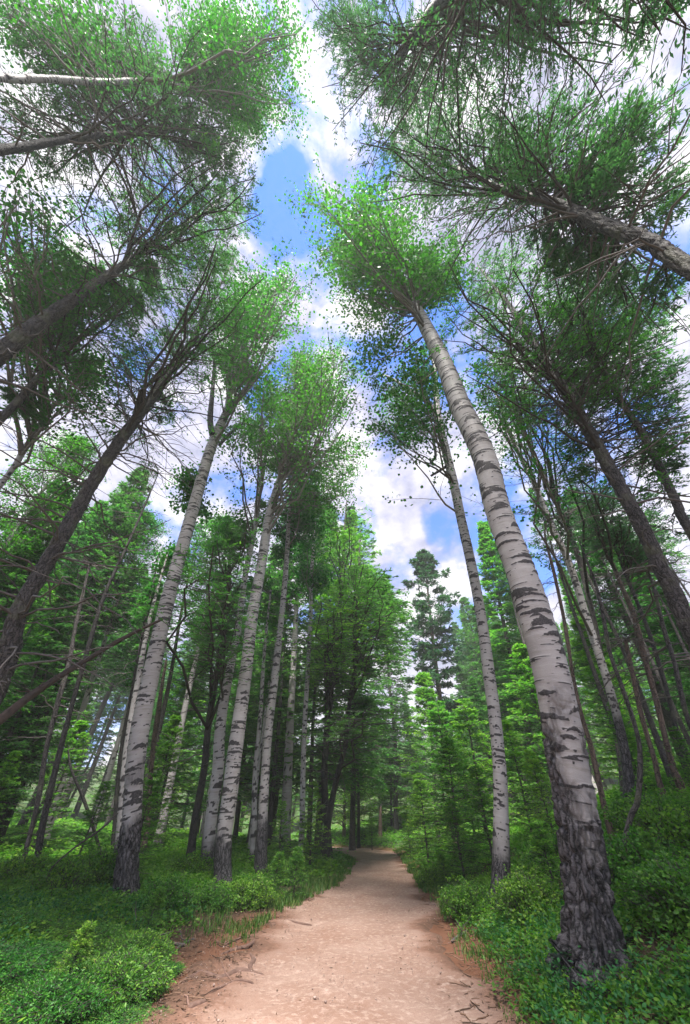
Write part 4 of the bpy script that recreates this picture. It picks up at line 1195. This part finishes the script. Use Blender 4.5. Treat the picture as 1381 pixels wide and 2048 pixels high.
while made < 165 and tries < 9000:
    tries += 1
    D = 13 + 52 * rng.random() ** 1.25 if made < 115 else rng.uniform(34, 62)
    az = rng.uniform(-.80, .80)
    px_, py_ = D * math.sin(az), D * math.cos(az)
    l_, r_ = path_edges(py_)
    if l_ - 1.3 < px_ < r_ + 1.3: continue
    if -.10 < az < .16 and D < 33: continue
    if any((px_ - a) ** 2 + (py_ - b) ** 2 < (1.0 + D * .02) ** 2 for a, b in spots): continue
    centre = -.06 < az < .30
    if centre:
        pk = rng.choice(['young3', 'young3', 'tall3', 'young1', 'slim'])
        el = rng.uniform(.10, .27)
    else:
        pk = rng.choice(['tall1', 'tall2', 'tall2', 'tall3', 'young3', 'young3', 'aspen', 'slim'])
        el = rng.uniform(.25, .62) * (1.0 if az < 0 else .9)
    H = float(np.clip(D * el, 2.5, 19))
    if pk.startswith('young'): H, pk = min(H, 8), rng.choice(['young1', 'young3', 'young4', 'young5'])
    spots.append((px_, py_))
    zone = 'in the thick wood left of the path' if az < -.06 else ('beyond the end of the path' if centre else 'in the thick wood on the right bank')
    kind = 'aspen' if pk == 'aspen' else ('young fir' if pk.startswith('young') else 'fir')
    rt = place_tree(pk, {'aspen': 'aspen_tree', 'young fir': 'young_fir', 'fir': 'fir_tree'}[kind], '-',
               {'aspen': AT, 'young fir': 'young fir', 'fir': CT}[kind], 0, 0, D, rng.uniform(.9, 1.25), 'background trees', seed=made + 500, H=H, pos=(px_, py_))
    FILL.append((px_ / py_, D, kind, rt))
    made += 1
# each background tree is named by the gap it shows in and by its rank in depth there
LM = [(-9, 'at the far left edge'), (-.62, 'behind the black dead stem at left'), (-.47, 'just left of the nearest left aspen'), (-.38, 'just right of the nearest left aspen'),
      (-.30, 'behind the black stemmed fir'), (-.235, 'between the close aspen pair and the dark footed aspen'), (-.15, 'behind the farthest slim aspen'), (-.06, 'behind the twin dark firs'),
      (.03, 'straight beyond the end of the path'), (.11, 'behind the lime green firs on the right verge'), (.22, 'left of the slim right aspen'), (.31, 'between the slim and the thickest aspen'),
      (.45, 'right of the thickest aspen'), (.58, 'behind the crooked tree on the right bank'), (.70, 'above the right bank near the edge'), (.9, 'at the far right edge')]
slots = {}
for a_, D, kind, rt in FILL:
    w = [nm for lo, nm in LM if a_ >= lo][-1]
    slots.setdefault((kind, w), []).append((D, rt))
ORD = ['nearest', 'second', 'third', 'fourth', 'fifth', 'sixth', 'seventh', 'eighth', 'ninth', 'tenth', 'eleventh', 'twelfth', 'thirteenth', 'fourteenth', 'fifteenth', 'sixteenth', 'seventeenth', 'eighteenth', 'nineteenth', 'twentieth', 'last']
for (kind, w), lst in slots.items():
    lst.sort(key=lambda q: q[0])
    for i, (D, rt) in enumerate(lst):
        rk = 'lone' if len(lst) == 1 else ('farthest' if i == len(lst) - 1 else ORD[min(i, 20)] + ('' if i == 0 else ' nearest'))
        rt['label'] = '%s background %s %s' % (rk, kind, w)
        rt['group'] = 'background %ss of the thick wood' % kind

# ------------------------------------------------------------------ fallen wood, roots, stumps
def P3(x, y, D):
    d = dirpx(x, y)
    return np.array([0, 0, CAMH]) + d * D / math.hypot(d[0], d[1])
def wood(name, label, cat, pts, radii, mat, seed, seg=18, stubs=0, parent=None, group=None):
    rng = np.random.default_rng(seed)
    P = np.array(pts, float); R = np.array(radii, float)
    tot = np.linalg.norm(np.diff(P, axis=0), axis=1).sum()
    n = max(10, int(tot / .03))
    Q, s = catmull(np.hstack([P, R[:, None]]), n)
    C, R = Q[:, :3], np.maximum(Q[:, 3], .002)
    _, A, B = frames(C[None]); A, B = A[0], B[0]
    th = np.linspace(0, 2 * math.pi, seg, endpoint=False)
    RR = R[:, None] * (1 + .5 * (fbm(np.stack([np.repeat(s[:, None] * 5, seg, 1), 2 * np.cos(th)[None] + 0 * s[:, None], 2 * np.sin(th)[None] + 0 * s[:, None]], -1), 4, seed) - .5))
    RR[0] *= .05; RR[-1] *= .05
    V = C[:, None] + RR[..., None] * (np.cos(th)[None, :, None] * A[:, None] + np.sin(th)[None, :, None] * B[:, None])
    idx = np.arange(n * seg).reshape(n, seg); i2 = np.roll(idx, -1, axis=1)
    mb = MB()
    org = C[0] if parent is None else np.zeros(3)
    mb.add(V.reshape(-1, 3) - org, np.stack([idx[:-1], i2[:-1], i2[1:], idx[1:]], -1).reshape(-1, 4), tint=np.full(n * seg, .5))
    if stubs:
        k = rng.integers(n // 8, n - 3, stubs)
        ax = unit(np.gradient(C, axis=0))[k]
        dv = unit(unit(rng.normal(size=(stubs, 3))) + ax * .5)
        ln = rng.uniform(.06, .35, stubs)
        PP = C[k][:, None] + dv[:, None] * (ln[:, None] * np.linspace(0, 1, 4))[..., None] + rng.normal(size=(stubs, 4, 3)) * .012
        tubes(mb, PP - org, np.minimum(.012, R[k] * .5)[:, None] * np.array([1, .8, .6, .3]), 5, tint=rng.random(stubs))
    o = mb.build(name, M[mat], parent, smooth=True)
    if parent is None:
        o.location = C[0]
        tag(o, label, cat, group)
    return o
wood('fallen_log', 'long brown dead log leaning across the left, its tip resting on the nearest left aspen', 'log',
     [P3(-60, 1490, 6.4), P3(10, 1432, 6.8), P3(90, 1372, 7.4), P3(170, 1322, 8.0), P3(250, 1275, 8.6), P3(328, 1237, 8.95)], [.060, .058, .050, .046, .042, .026], 'log', 3, 20, 14)
def gp(x, y, dz=0.02):
    p = raymarch(x, y)
    return np.array([p[0], p[1], float(h0(p[0], p[1])) + dz])
wood('dead_bough', 'thin dark bough arching down from the nearest left aspen into the undergrowth', 'branch',
     [P3(238, 1625, 9.3), P3(200, 1660, 9.2), P3(150, 1695, 9.0), P3(105, 1735, 8.8), gp(92, 1765)], [.016, .015, .013, .010, .006], 'twig', 4, 10, 6)
STK = [('short cut stick lying at the bottom beside the juniper', [(375, 2026), (395, 2020), (412, 2013)], .026, 'root'),
       ('dark stick on the right verge pointing at the path', [(904, 1888), (920, 1876), (938, 1864)], .018, 'dead_twig'),
       ('pale fallen branch in the leaves left of the thickest aspen', [(1068, 1800), (1085, 1818), (1106, 1842)], .018, 'dead_twig'),
       ('grey fallen branch on the bank right of the thickest aspen', [(1236, 1814), (1270, 1806), (1310, 1808), (1340, 1798)], .024, 'dead_twig'),
       ('long pale fallen branch under the leaves on the left bank', [(220, 1842), (270, 1868), (320, 1888), (372, 1896)], .022, 'dead_twig'),
       ('brown branch beside the bare earth on the left verge', [(352, 1904), (372, 1890), (388, 1880)], .016, 'dead_twig'),
       ('small twig lying on the bare earth left of the path', [(450, 1893), (470, 1884), (492, 1874)], .012, 'root'),
       ('curved stick between the roots left of the path', [(418, 1990), (450, 1976), (478, 1966), (508, 1972)], .014, 'root'),
       ('fallen pole in the shade at far left', [(8, 1700), (60, 1716), (110, 1728), (160, 1740)], .03, 'dead_twig'),
       ('bleached thin branch leaning on the ground at far left', [(30, 1730), (60, 1706), (96, 1690)], .016, 'dead_twig')]
for k, (lb, pp, r_, mt) in enumerate(STK):
    wood('fallen_branch' if len(pp) > 3 else 'stick', lb, 'branch' if len(pp) > 3 else 'stick', [gp(x, y, r_ * .8) for x, y in pp], [r_ * (1 - .5 * i / len(pp)) for i in range(len(pp))], mt, 40 + k, 10, 5 if len(pp) > 2 else 0)
RTS = [('reddish root snaking across the bare earth near the juniper', [(356, 1972), (400, 1950), (440, 1958), (480, 1944), (530, 1952)], .030),
       ('thick exposed root at the left edge of the path', [(500, 1908), (508, 1922), (500, 1938), (512, 1952)], .028),
       ('exposed root below the left verge, nearest the path', [(545, 1852), (560, 1840), (590, 1846), (625, 1850)], .024),
       ('low root crossing the corner of bare earth at lower left', [(440, 1912), (470, 1900), (500, 1890), (520, 1872)], .022),
       ('knotted root at the foot of the left verge', [(510, 1856), (530, 1846), (548, 1850)], .026)]
for k, (lb, pp, r_) in enumerate(RTS):
    wood('tree_root', lb, 'root', [gp(x, y, -r_ * .15) for x, y in pp], [r_ * .7] + [r_] * (len(pp) - 2) + [r_ * .4], 'root', 60 + k, 12, 0)
def stump(label, x, y, r, h, seed):
    b = gp(x, y, -.05)
    rng = np.random.default_rng(seed)
    seg = 40; n = 14
    z = np.linspace(0, h, n)
    th = np.linspace(0, 2 * math.pi, seg, endpoint=False)
    RR = r * (1 + .5 * np.exp(-z / .08))[:, None] * (1 + .14 * np.cos(th * 5 + seed)[None] * np.exp(-z / .15)[:, None] + .10 * (vnoise(np.stack([np.cos(th) * 4, np.sin(th) * 4, 0 * th], -1), seed) - .5)[None])
    root = thing('tree_stump', label, 'stump', tuple(b))
    V = np.stack([RR * np.cos(th), RR * np.sin(th), np.repeat(z[:, None], seg, 1) + .06 * (vnoise(np.stack([np.cos(th) * 5, np.sin(th) * 5, 0 * th], -1), seed + 2) - .5)[None] * (z / h)[:, None] ** 3], -1)
    idx = np.arange(n * seg).reshape(n, seg); i2 = np.roll(idx, -1, axis=1)
    mb = MB(); mb.add(V.reshape(-1, 3), np.stack([idx[:-1], i2[:-1], i2[1:], idx[1:]], -1).reshape(-1, 4), bc=V.reshape(-1, 3))
    mb.build('stump_side', M['dark_bark'], root, True)
    top = V[-1] * np.array([.985, .985, 1]) + np.array([0, 0, -.004])
    c = top.mean(0, keepdims=True)
    mb = MB(); mb.add(np.vstack([top, top * .5 + c * .5, c]), np.vstack([np.stack([np.arange(seg), np.roll(np.arange(seg), -1), seg + np.roll(np.arange(seg), -1), seg + np.arange(seg)], -1)]), tint=np.full(2 * seg + 1, .8))
    mb.f.append(np.stack([seg + np.arange(seg), seg + np.roll(np.arange(seg), -1), np.full(seg, 2 * seg)], -1))
    mb.build('cut_face', M['log'], root)
stump('old grey stump among the herbs on the right verge', 921, 1712, .17, .36, 3)

# ------------------------------------------------------------------ low plants
def visible_ground(n, rng, rmin, rmax, pw=1.0):
    az = rng.uniform(-.80, .80, n)
    D = rmin + (rmax - rmin) * rng.random(n) ** pw
    return D * np.sin(az), D * np.cos(az), D
def herb_patch(mb, x, y, rng, nl, h, leafsz, spread, shape='leaf', tb=None, flat=0.5):
    n = len(x)
    z = h0(x, y)
    hh = h * rng.uniform(.45, 1.2, n)
    t = rng.uniform(.25, 1.0, (n, nl))
    off = rng.normal(size=(n, nl, 2)) * (np.broadcast_to(spread, (n,))[:, None] * (0.4 + .6 * t))[..., None]
    c = np.stack([x[:, None] + off[..., 0], y[:, None] + off[..., 1], z[:, None] + hh[:, None] * t * (1 - .25 * rng.random((n, nl)))], -1)
    ax = np.concatenate([off + rng.normal(size=off.shape) * .03, (rng.normal(size=(n, nl, 1)) * .04 + .015)], -1)
    tint = np.clip((rng.random(n)[:, None] * .45 if tb is None else tb[:, None] * .6) + .15 * t + .40 * rng.random((n, nl)), 0, 1)
    sz = np.broadcast_to(leafsz, (n,))[:, None] * rng.uniform(.6, 1.3, (n, nl))
    leaves(mb, c.reshape(-1, 3), sz.ravel(), rng, shape, axis=ax.reshape(-1, 3), tint=tint.ravel(), up=2.0, width=1.15)
rng = np.random.default_rng(5)
def dens_keep(x, y, rng, thr, scale=.8, seed=3):
    return fbm(np.stack([x * scale, y * scale, 0 * x], -1), 3, seed) + rng.normal(size=len(x)) * .05 > thr
mb = MB()
x, y, D = visible_ground(30000, rng, 2.0, 15, .8)
l, r = path_edges(y)
dr, dl = x - r, l - x
bankR = dr > .05 + .45 * rng.random(len(x))
k = bankR & dens_keep(x, y, rng, .40 + .10 * (1 - sstep(4.5, 8, D)))
herb_patch(mb, x[k], y[k], rng, 13, .09 + .12 * sstep(.3, 2.5, dr[k]) + .05 * sstep(5, 9, D[k]), .034 + .0022 * D[k], .065 + .004 * D[k], tb=fbm(np.stack([x[k] * .7, y[k] * .7, 0 * x[k]], -1), 3, 8))
k = (dl > .75 + .6 * rng.random(len(x))) & dens_keep(x, y, rng, .42) & ((y > 5.8) | (rng.random(len(x)) < .45))
herb_patch(mb, x[k], y[k], rng, 12, .09 + .09 * sstep(6, 10, D[k]), .034 + .0022 * D[k], .07 + .004 * D[k], tb=fbm(np.stack([x[k] * .7, y[k] * .7, 0 * x[k]], -1), 3, 8))
x, y, D = visible_ground(15000, rng, 13, 42, 1.1)
l, r = path_edges(y)
k = np.maximum(x - r, l - x) > .3
herb_patch(mb, x[k], y[k], rng, 9, .30, .05 + .0035 * D[k], .14 + .006 * D[k], tb=fbm(np.stack([x[k] * .4, y[k] * .4, 0 * x[k]], -1), 3, 8))
tag(mb.build('ground_cover', M['cover']), 'low bright green leafy plants carpeting both banks', 'ground cover', kind='stuff')
# broad leaved herbs close to the camera, lower right and beside the left verge
mb = MB()
x, y, D = visible_ground(5200, rng, 2.2, 9, .8)
l, r = path_edges(y)
k = ((x - r > .25) & dens_keep(x, y, rng, .47, .9, 12)) | ((l - x > 1.0) & dens_keep(x, y, rng, .47, .9, 13))
herb_patch(mb, x[k], y[k], rng, 15, .20, .042, .075)
tag(mb.build('broadleaf_herbs', M['herb']), 'broad leaved blue green herbs among the smaller plants', 'herbs', kind='stuff')
# grass
mb = MB()
x, y, D = visible_ground(60000, rng, 3.0, 26, .75)
l, r = path_edges(y)
e = np.maximum(x - r, l - x)
k = (e > -.12) & (e < 1.6 * rng.random(len(x)) + .35) & dens_keep(x, y, rng, .46, 1.1, 15) & ((x > r) | (y > 6.5) | (rng.random(len(x)) < .12))
k &= (rng.random(len(x)) < .5 + .5 * sstep(6, 10, y))
x, y = x[k], y[k]
n = len(x)
nb_ = 5
hx = rng.normal(size=(n, nb_, 2)) * .35
hh = rng.uniform(.04, .10, (n, nb_)) * (.7 + 1.0 * sstep(5, 10, np.hypot(x, y)))[:, None]
b0 = np.stack([x, y, h0(x, y) - .01], -1)[:, None] + np.concatenate([rng.normal(size=(n, nb_, 2)) * .03, np.zeros((n, nb_, 1))], -1)
tip = b0 + np.concatenate([hx * hh[..., None], hh[..., None]], -1)
mid_ = b0 * .5 + tip * .5 + np.array([0, 0, .02])
w = rng.normal(size=(n, nb_, 3)); w[..., 2] = 0
w = unit(w) * (.0016 + .0005 * np.hypot(x, y))[:, None, None]
V = np.stack([b0 - w, b0 + w, mid_ + w * .8, tip, mid_ - w * .8], 2).reshape(-1, 3)
mb.add(V, np.arange(len(V)).reshape(-1, 5), tint=np.repeat(rng.random(n * nb_), 5))
tag(mb.build('grass', M['grass']), 'thin grass along both margins of the path', 'grass', kind='stuff')
# litter and pebbles
mb = MB()
x, y, D = visible_ground(52000, rng, 2.0, 13, .8)
l, r = path_edges(y)
e = np.maximum(x - r, l - x)
k = (e > -.45) & (rng.random(len(x)) < np.clip(.10 + .9 * sstep(-.25, .45, e), 0, 1)) | (rng.random(len(x)) < .020) | ((x < l + .7 * rng.random(len(x))) & (rng.random(len(x)) < .4))
x, y = x[k], y[k]
z = h0(x, y) + .018 + .012 * rng.random(len(x))
ax = rng.normal(size=(len(x), 3)) * np.array([1, 1, .18])
leaves(mb, np.stack([x, y, z], -1), rng.uniform(.018, .055, len(x)), rng, 'leaf', axis=ax, up=4.0, width=.7)
x, y, D = visible_ground(2600, rng, 2.2, 11, .8)      # small twigs among the dead leaves
l, r = path_edges(y)
k = (np.maximum(x - r, l - x) > -.3) | (rng.random(len(x)) < .015) | (x < l + .5 * rng.random(len(x)))
x, y = x[k], y[k]
a_ = rng.uniform(0, 6.28, len(x)); ln = rng.uniform(.04, .22, len(x))
tt = np.linspace(-.5, .5, 4)[None, :, None]
dv = np.stack([np.cos(a_), np.sin(a_), 0 * a_], -1)
PP = np.stack([x, y, h0(x, y) + .022], -1)[:, None] + dv[:, None] * (tt * ln[:, None, None]) + rng.normal(size=(len(x), 4, 3)) * np.array([.012, .012, .004])
tubes(mb, PP, rng.uniform(.0018, .0055, len(x))[:, None] * np.ones((1, 4)), 4)
tag(mb.build('leaf_litter', M['litter']), 'brown leaves and needles scattered beside the path', 'leaf litter', kind='stuff')
mb = MB()
x, y, D = visible_ground(12000, rng, 2.0, 11, .7)
l, r = path_edges(y)
k = (x > l - .5) & (x < r + .35) & (fbm(np.stack([x * 1.4, y * 1.4, 0 * x], -1), 3, 77) + rng.normal(size=len(x)) * .05 > .52)
x, y = x[k], y[k]
n = len(x)
s = rng.uniform(.002, .008, n) * (1 + 1.6 * (rng.random(n) < .03))
oc = np.array([(1, 0, 0), (0, 1, 0), (-1, 0, 0), (0, -1, 0), (0, 0, .7), (0, 0, -.7)])
V = np.stack([x, y, h0(x, y) + .016 + s * .3], -1)[:, None] + oc[None] * s[:, None, None] * rng.uniform(.6, 1.3, (n, 6, 1))
fo = np.array([(0, 1, 4), (1, 2, 4), (2, 3, 4), (3, 0, 4), (1, 0, 5), (2, 1, 5), (3, 2, 5), (0, 3, 5)])
mb.add(V.reshape(-1, 3), (np.arange(n)[:, None, None] * 6 + fo[None]).reshape(-1, 3), tint=np.repeat(rng.random(n), 6))
tag(mb.build('pebbles', M['stone']), 'small grit and pebbles on the dirt path', 'pebbles', kind='stuff')
# juniper mats
def juniper_mesh(seed, rad=.60, h=.25):
    rng = np.random.default_rng(seed)
    nb = 300
    a = rng.uniform(0, 6.283, nb); rr = rad * np.sqrt(rng.random(nb)) * .8
    E = np.stack([rr * np.cos(a), rr * np.sin(a), h * (1 - (rr / rad) ** 2 * .7) * rng.uniform(.55, 1.15, nb)], -1)
    O = E * np.array([.45, .45, 0]) + np.array([0, 0, .01])
    mbt, mbl = MB(), MB()
    L = np.linalg.norm(E - O, axis=1)
    limb_set(O, E, 'pine', rng, mbt, mbl, np.full(nb, .004), 5, 17, .032, np.zeros(3), secl=.42)
    return [('stems', mbt.mesh('stems', M['twig'])), ('foliage', mbl.mesh('foliage', M['juniper']))]
JP = [juniper_mesh(301), juniper_mesh(302), juniper_mesh(303)]
JN = [(20, 1990, 1.0), (95, 2010, 1.0), (40, 1900, 1.1), (130, 1935, .9), (215, 1975, 1.1), (262, 1965, .9), (300, 1925, .75), (260, 1905, .9), (180, 1880, .9), (95, 1850, 1.0),
      (20, 1835, 1.0), (318, 2005, .5), (215, 2020, .7), (150, 1990, .7), (60, 1950, .9), (140, 1840, .9), (210, 1850, .8), (-30, 1940, 1.1)]
JL = ['juniper mat in the bottom left corner', 'juniper mat at the bottom edge, just right of the corner one', 'juniper mat above the bottom left corner one',
      'juniper mat in the middle of the left foreground patch', 'full juniper mat facing the bare earth, second from its right end', 'bright juniper mat nearest the bare red earth',
      'juniper mat at the upper right tip of the foreground patch', 'juniper mat behind the one nearest the bare earth', 'juniper mat behind the middle of the foreground patch',
      'juniper mat at the rear of the patch under the far left stems', 'juniper mat on the left edge, rearmost of the patch', 'small low juniper sprig spilling onto the bare red earth',
      'low thin juniper at the bottom edge below the brightest mat', 'small juniper filling the hollow in the foreground patch', 'juniper mat between the corner and the rear of the patch',
      'juniper mat in front of the nearest left aspen, left side', 'juniper mat in front of the nearest left aspen, right side', 'juniper mat cut by the left edge of the picture']
rng = np.random.default_rng(9)
for k, ((x, y, s), lb) in enumerate(zip(JN, JL)):
    p = gp(x, y + 25, -.02)
    root = thing('juniper_shrub', lb, 'shrub', tuple(p), 'low juniper mats in the left foreground')
    root.rotation_euler = (0, 0, rng.uniform(0, 6.28)); s *= rng.uniform(.62, .95); root.scale = (s, s, s * rng.uniform(.35, .95))
    for nm, me in JP[k % 3]:
        link(bpy.data.objects.new(nm, me), root)
# leafy shrubs
def shrub_mesh(seed, rad=.55, h=.6, n=150):
    rng = np.random.default_rng(seed)
    a = rng.uniform(0, 6.283, n); rr = rad * np.sqrt(rng.random(n))
    E = np.stack([rr * np.cos(a), rr * np.sin(a), h * np.sqrt(np.clip(1 - (rr / rad) ** 2 * .75, 0, 1)) * rng.uniform(.5, 1.1, n)], -1)
    O = E * np.array([.2, .2, 0])
    mbt, mbl = MB(), MB()
    limb_set(O, E, 'aspen', rng, mbt, mbl, np.full(n, .004), 4, 14, .032, np.zeros(3), secl=.35, spread=.035)
    return [('stems', mbt.mesh('stems', M['twig'])), ('foliage', mbl.mesh('foliage', M['cover']))]
SP = [shrub_mesh(401), shrub_mesh(402)]
SH = [(330, 1790, 9.0, .9, 'leafy shrub at the right foot of the nearest left aspen'), (420, 1800, 9.5, .8, 'leafy shrub in front of the close aspen pair'),
      (500, 1790, 9.8, .9, 'leafy shrub in front of the third left aspen'), (185, 1760, 10, 1.0, 'leafy shrub left of the nearest left aspen'),
      (120, 1790, 9.5, .9, 'leafy shrub under the black dead stem at far left'), (560, 1740, 12.5, .9, 'leafy shrub between the third aspen and the path'),
      (380, 1745, 11.5, 1.0, 'leafy shrub below the black stemmed fir'), (30, 1770, 10.5, 1.1, 'leafy shrub at the far left edge in the shade'),
      (930, 1790, 8.8, .8, 'leafy shrub left of the slim right aspen foot'), (1060, 1800, 7.6, .9, 'leafy shrub between the feet of the two right aspens'),
      (1290, 1740, 7.4, 1.1, 'leafy shrub on the bank right of the thickest aspen'), (1350, 1650, 8.2, 1.3, 'leafy shrub on the bank at the right edge, halfway up'),
      (1300, 1620, 9.5, 1.2, 'leafy shrub on top of the right bank beside the crooked tree'), (1370, 1800, 6.2, 1.0, 'leafy shrub low at the right edge'),
      (870, 1730, 12.5, .9, 'leafy shrub on the right verge before the stump'), (1120, 1690, 10, 1.0, 'leafy shrub just behind the thickest aspen foot')]
for k, (x, y, D, s, lb) in enumerate(SH):
    d = dirpx(x, y); hb = math.hypot(d[0], d[1])
    p = (d[0] / hb * D, d[1] / hb * D)
    root = thing('leafy_shrub', lb, 'shrub', (p[0], p[1], float(h0(*p)) - .03), 'leafy shrubs on the banks')
    root.rotation_euler = (0, 0, rng.uniform(0, 6.28)); root.scale = (s, s, s * (rng.uniform(.6, .95) if p[0] < 0 else rng.uniform(.5, .85)))
    for nm, me in SP[k % 2]:
        link(bpy.data.objects.new(nm, me), root)
# ------------------------------------------------------------------ haze: faint bright air that pales the far wood
HZ = 0.0019
mb = MB()
x0, x1, y0, y1, z0, z1 = -175, 175, -175, 268, -6, 45
V = [(x, y, z) for z in (z0, z1) for y in (y0, y1) for x in (x0, x1)]
mb.add(V, [(0, 2, 3, 1), (4, 5, 7, 6), (0, 1, 5, 4), (2, 6, 7, 3), (0, 4, 6, 2), (1, 3, 7, 5)])
hm, t, out = newmat('pale air')
pv = N(t, 'ShaderNodeVolumePrincipled', i_Density=HZ, i_Anisotropy=0.2)
pv.inputs['Color'].default_value = (0.93, 0.97, 0.95, 1)
t.links.new(pv.outputs[0], out.inputs['Volume'])
hz = mb.build('haze', hm)
tag(hz, kind='stuff')
print('TRIS', sum(len(o.data.polygons) for o in bpy.data.objects if o.type == 'MESH') // 1000, 'k;', 'unique', sum(len(m.polygons) for m in bpy.data.meshes) // 1000, 'k')
for lb, L in ALL_LINES:
    print('%-60s D %.1f base %s H %.1f r %.2f' % (lb[:60], L.D, np.round(L.base, 2), L.H, L.R[1]))
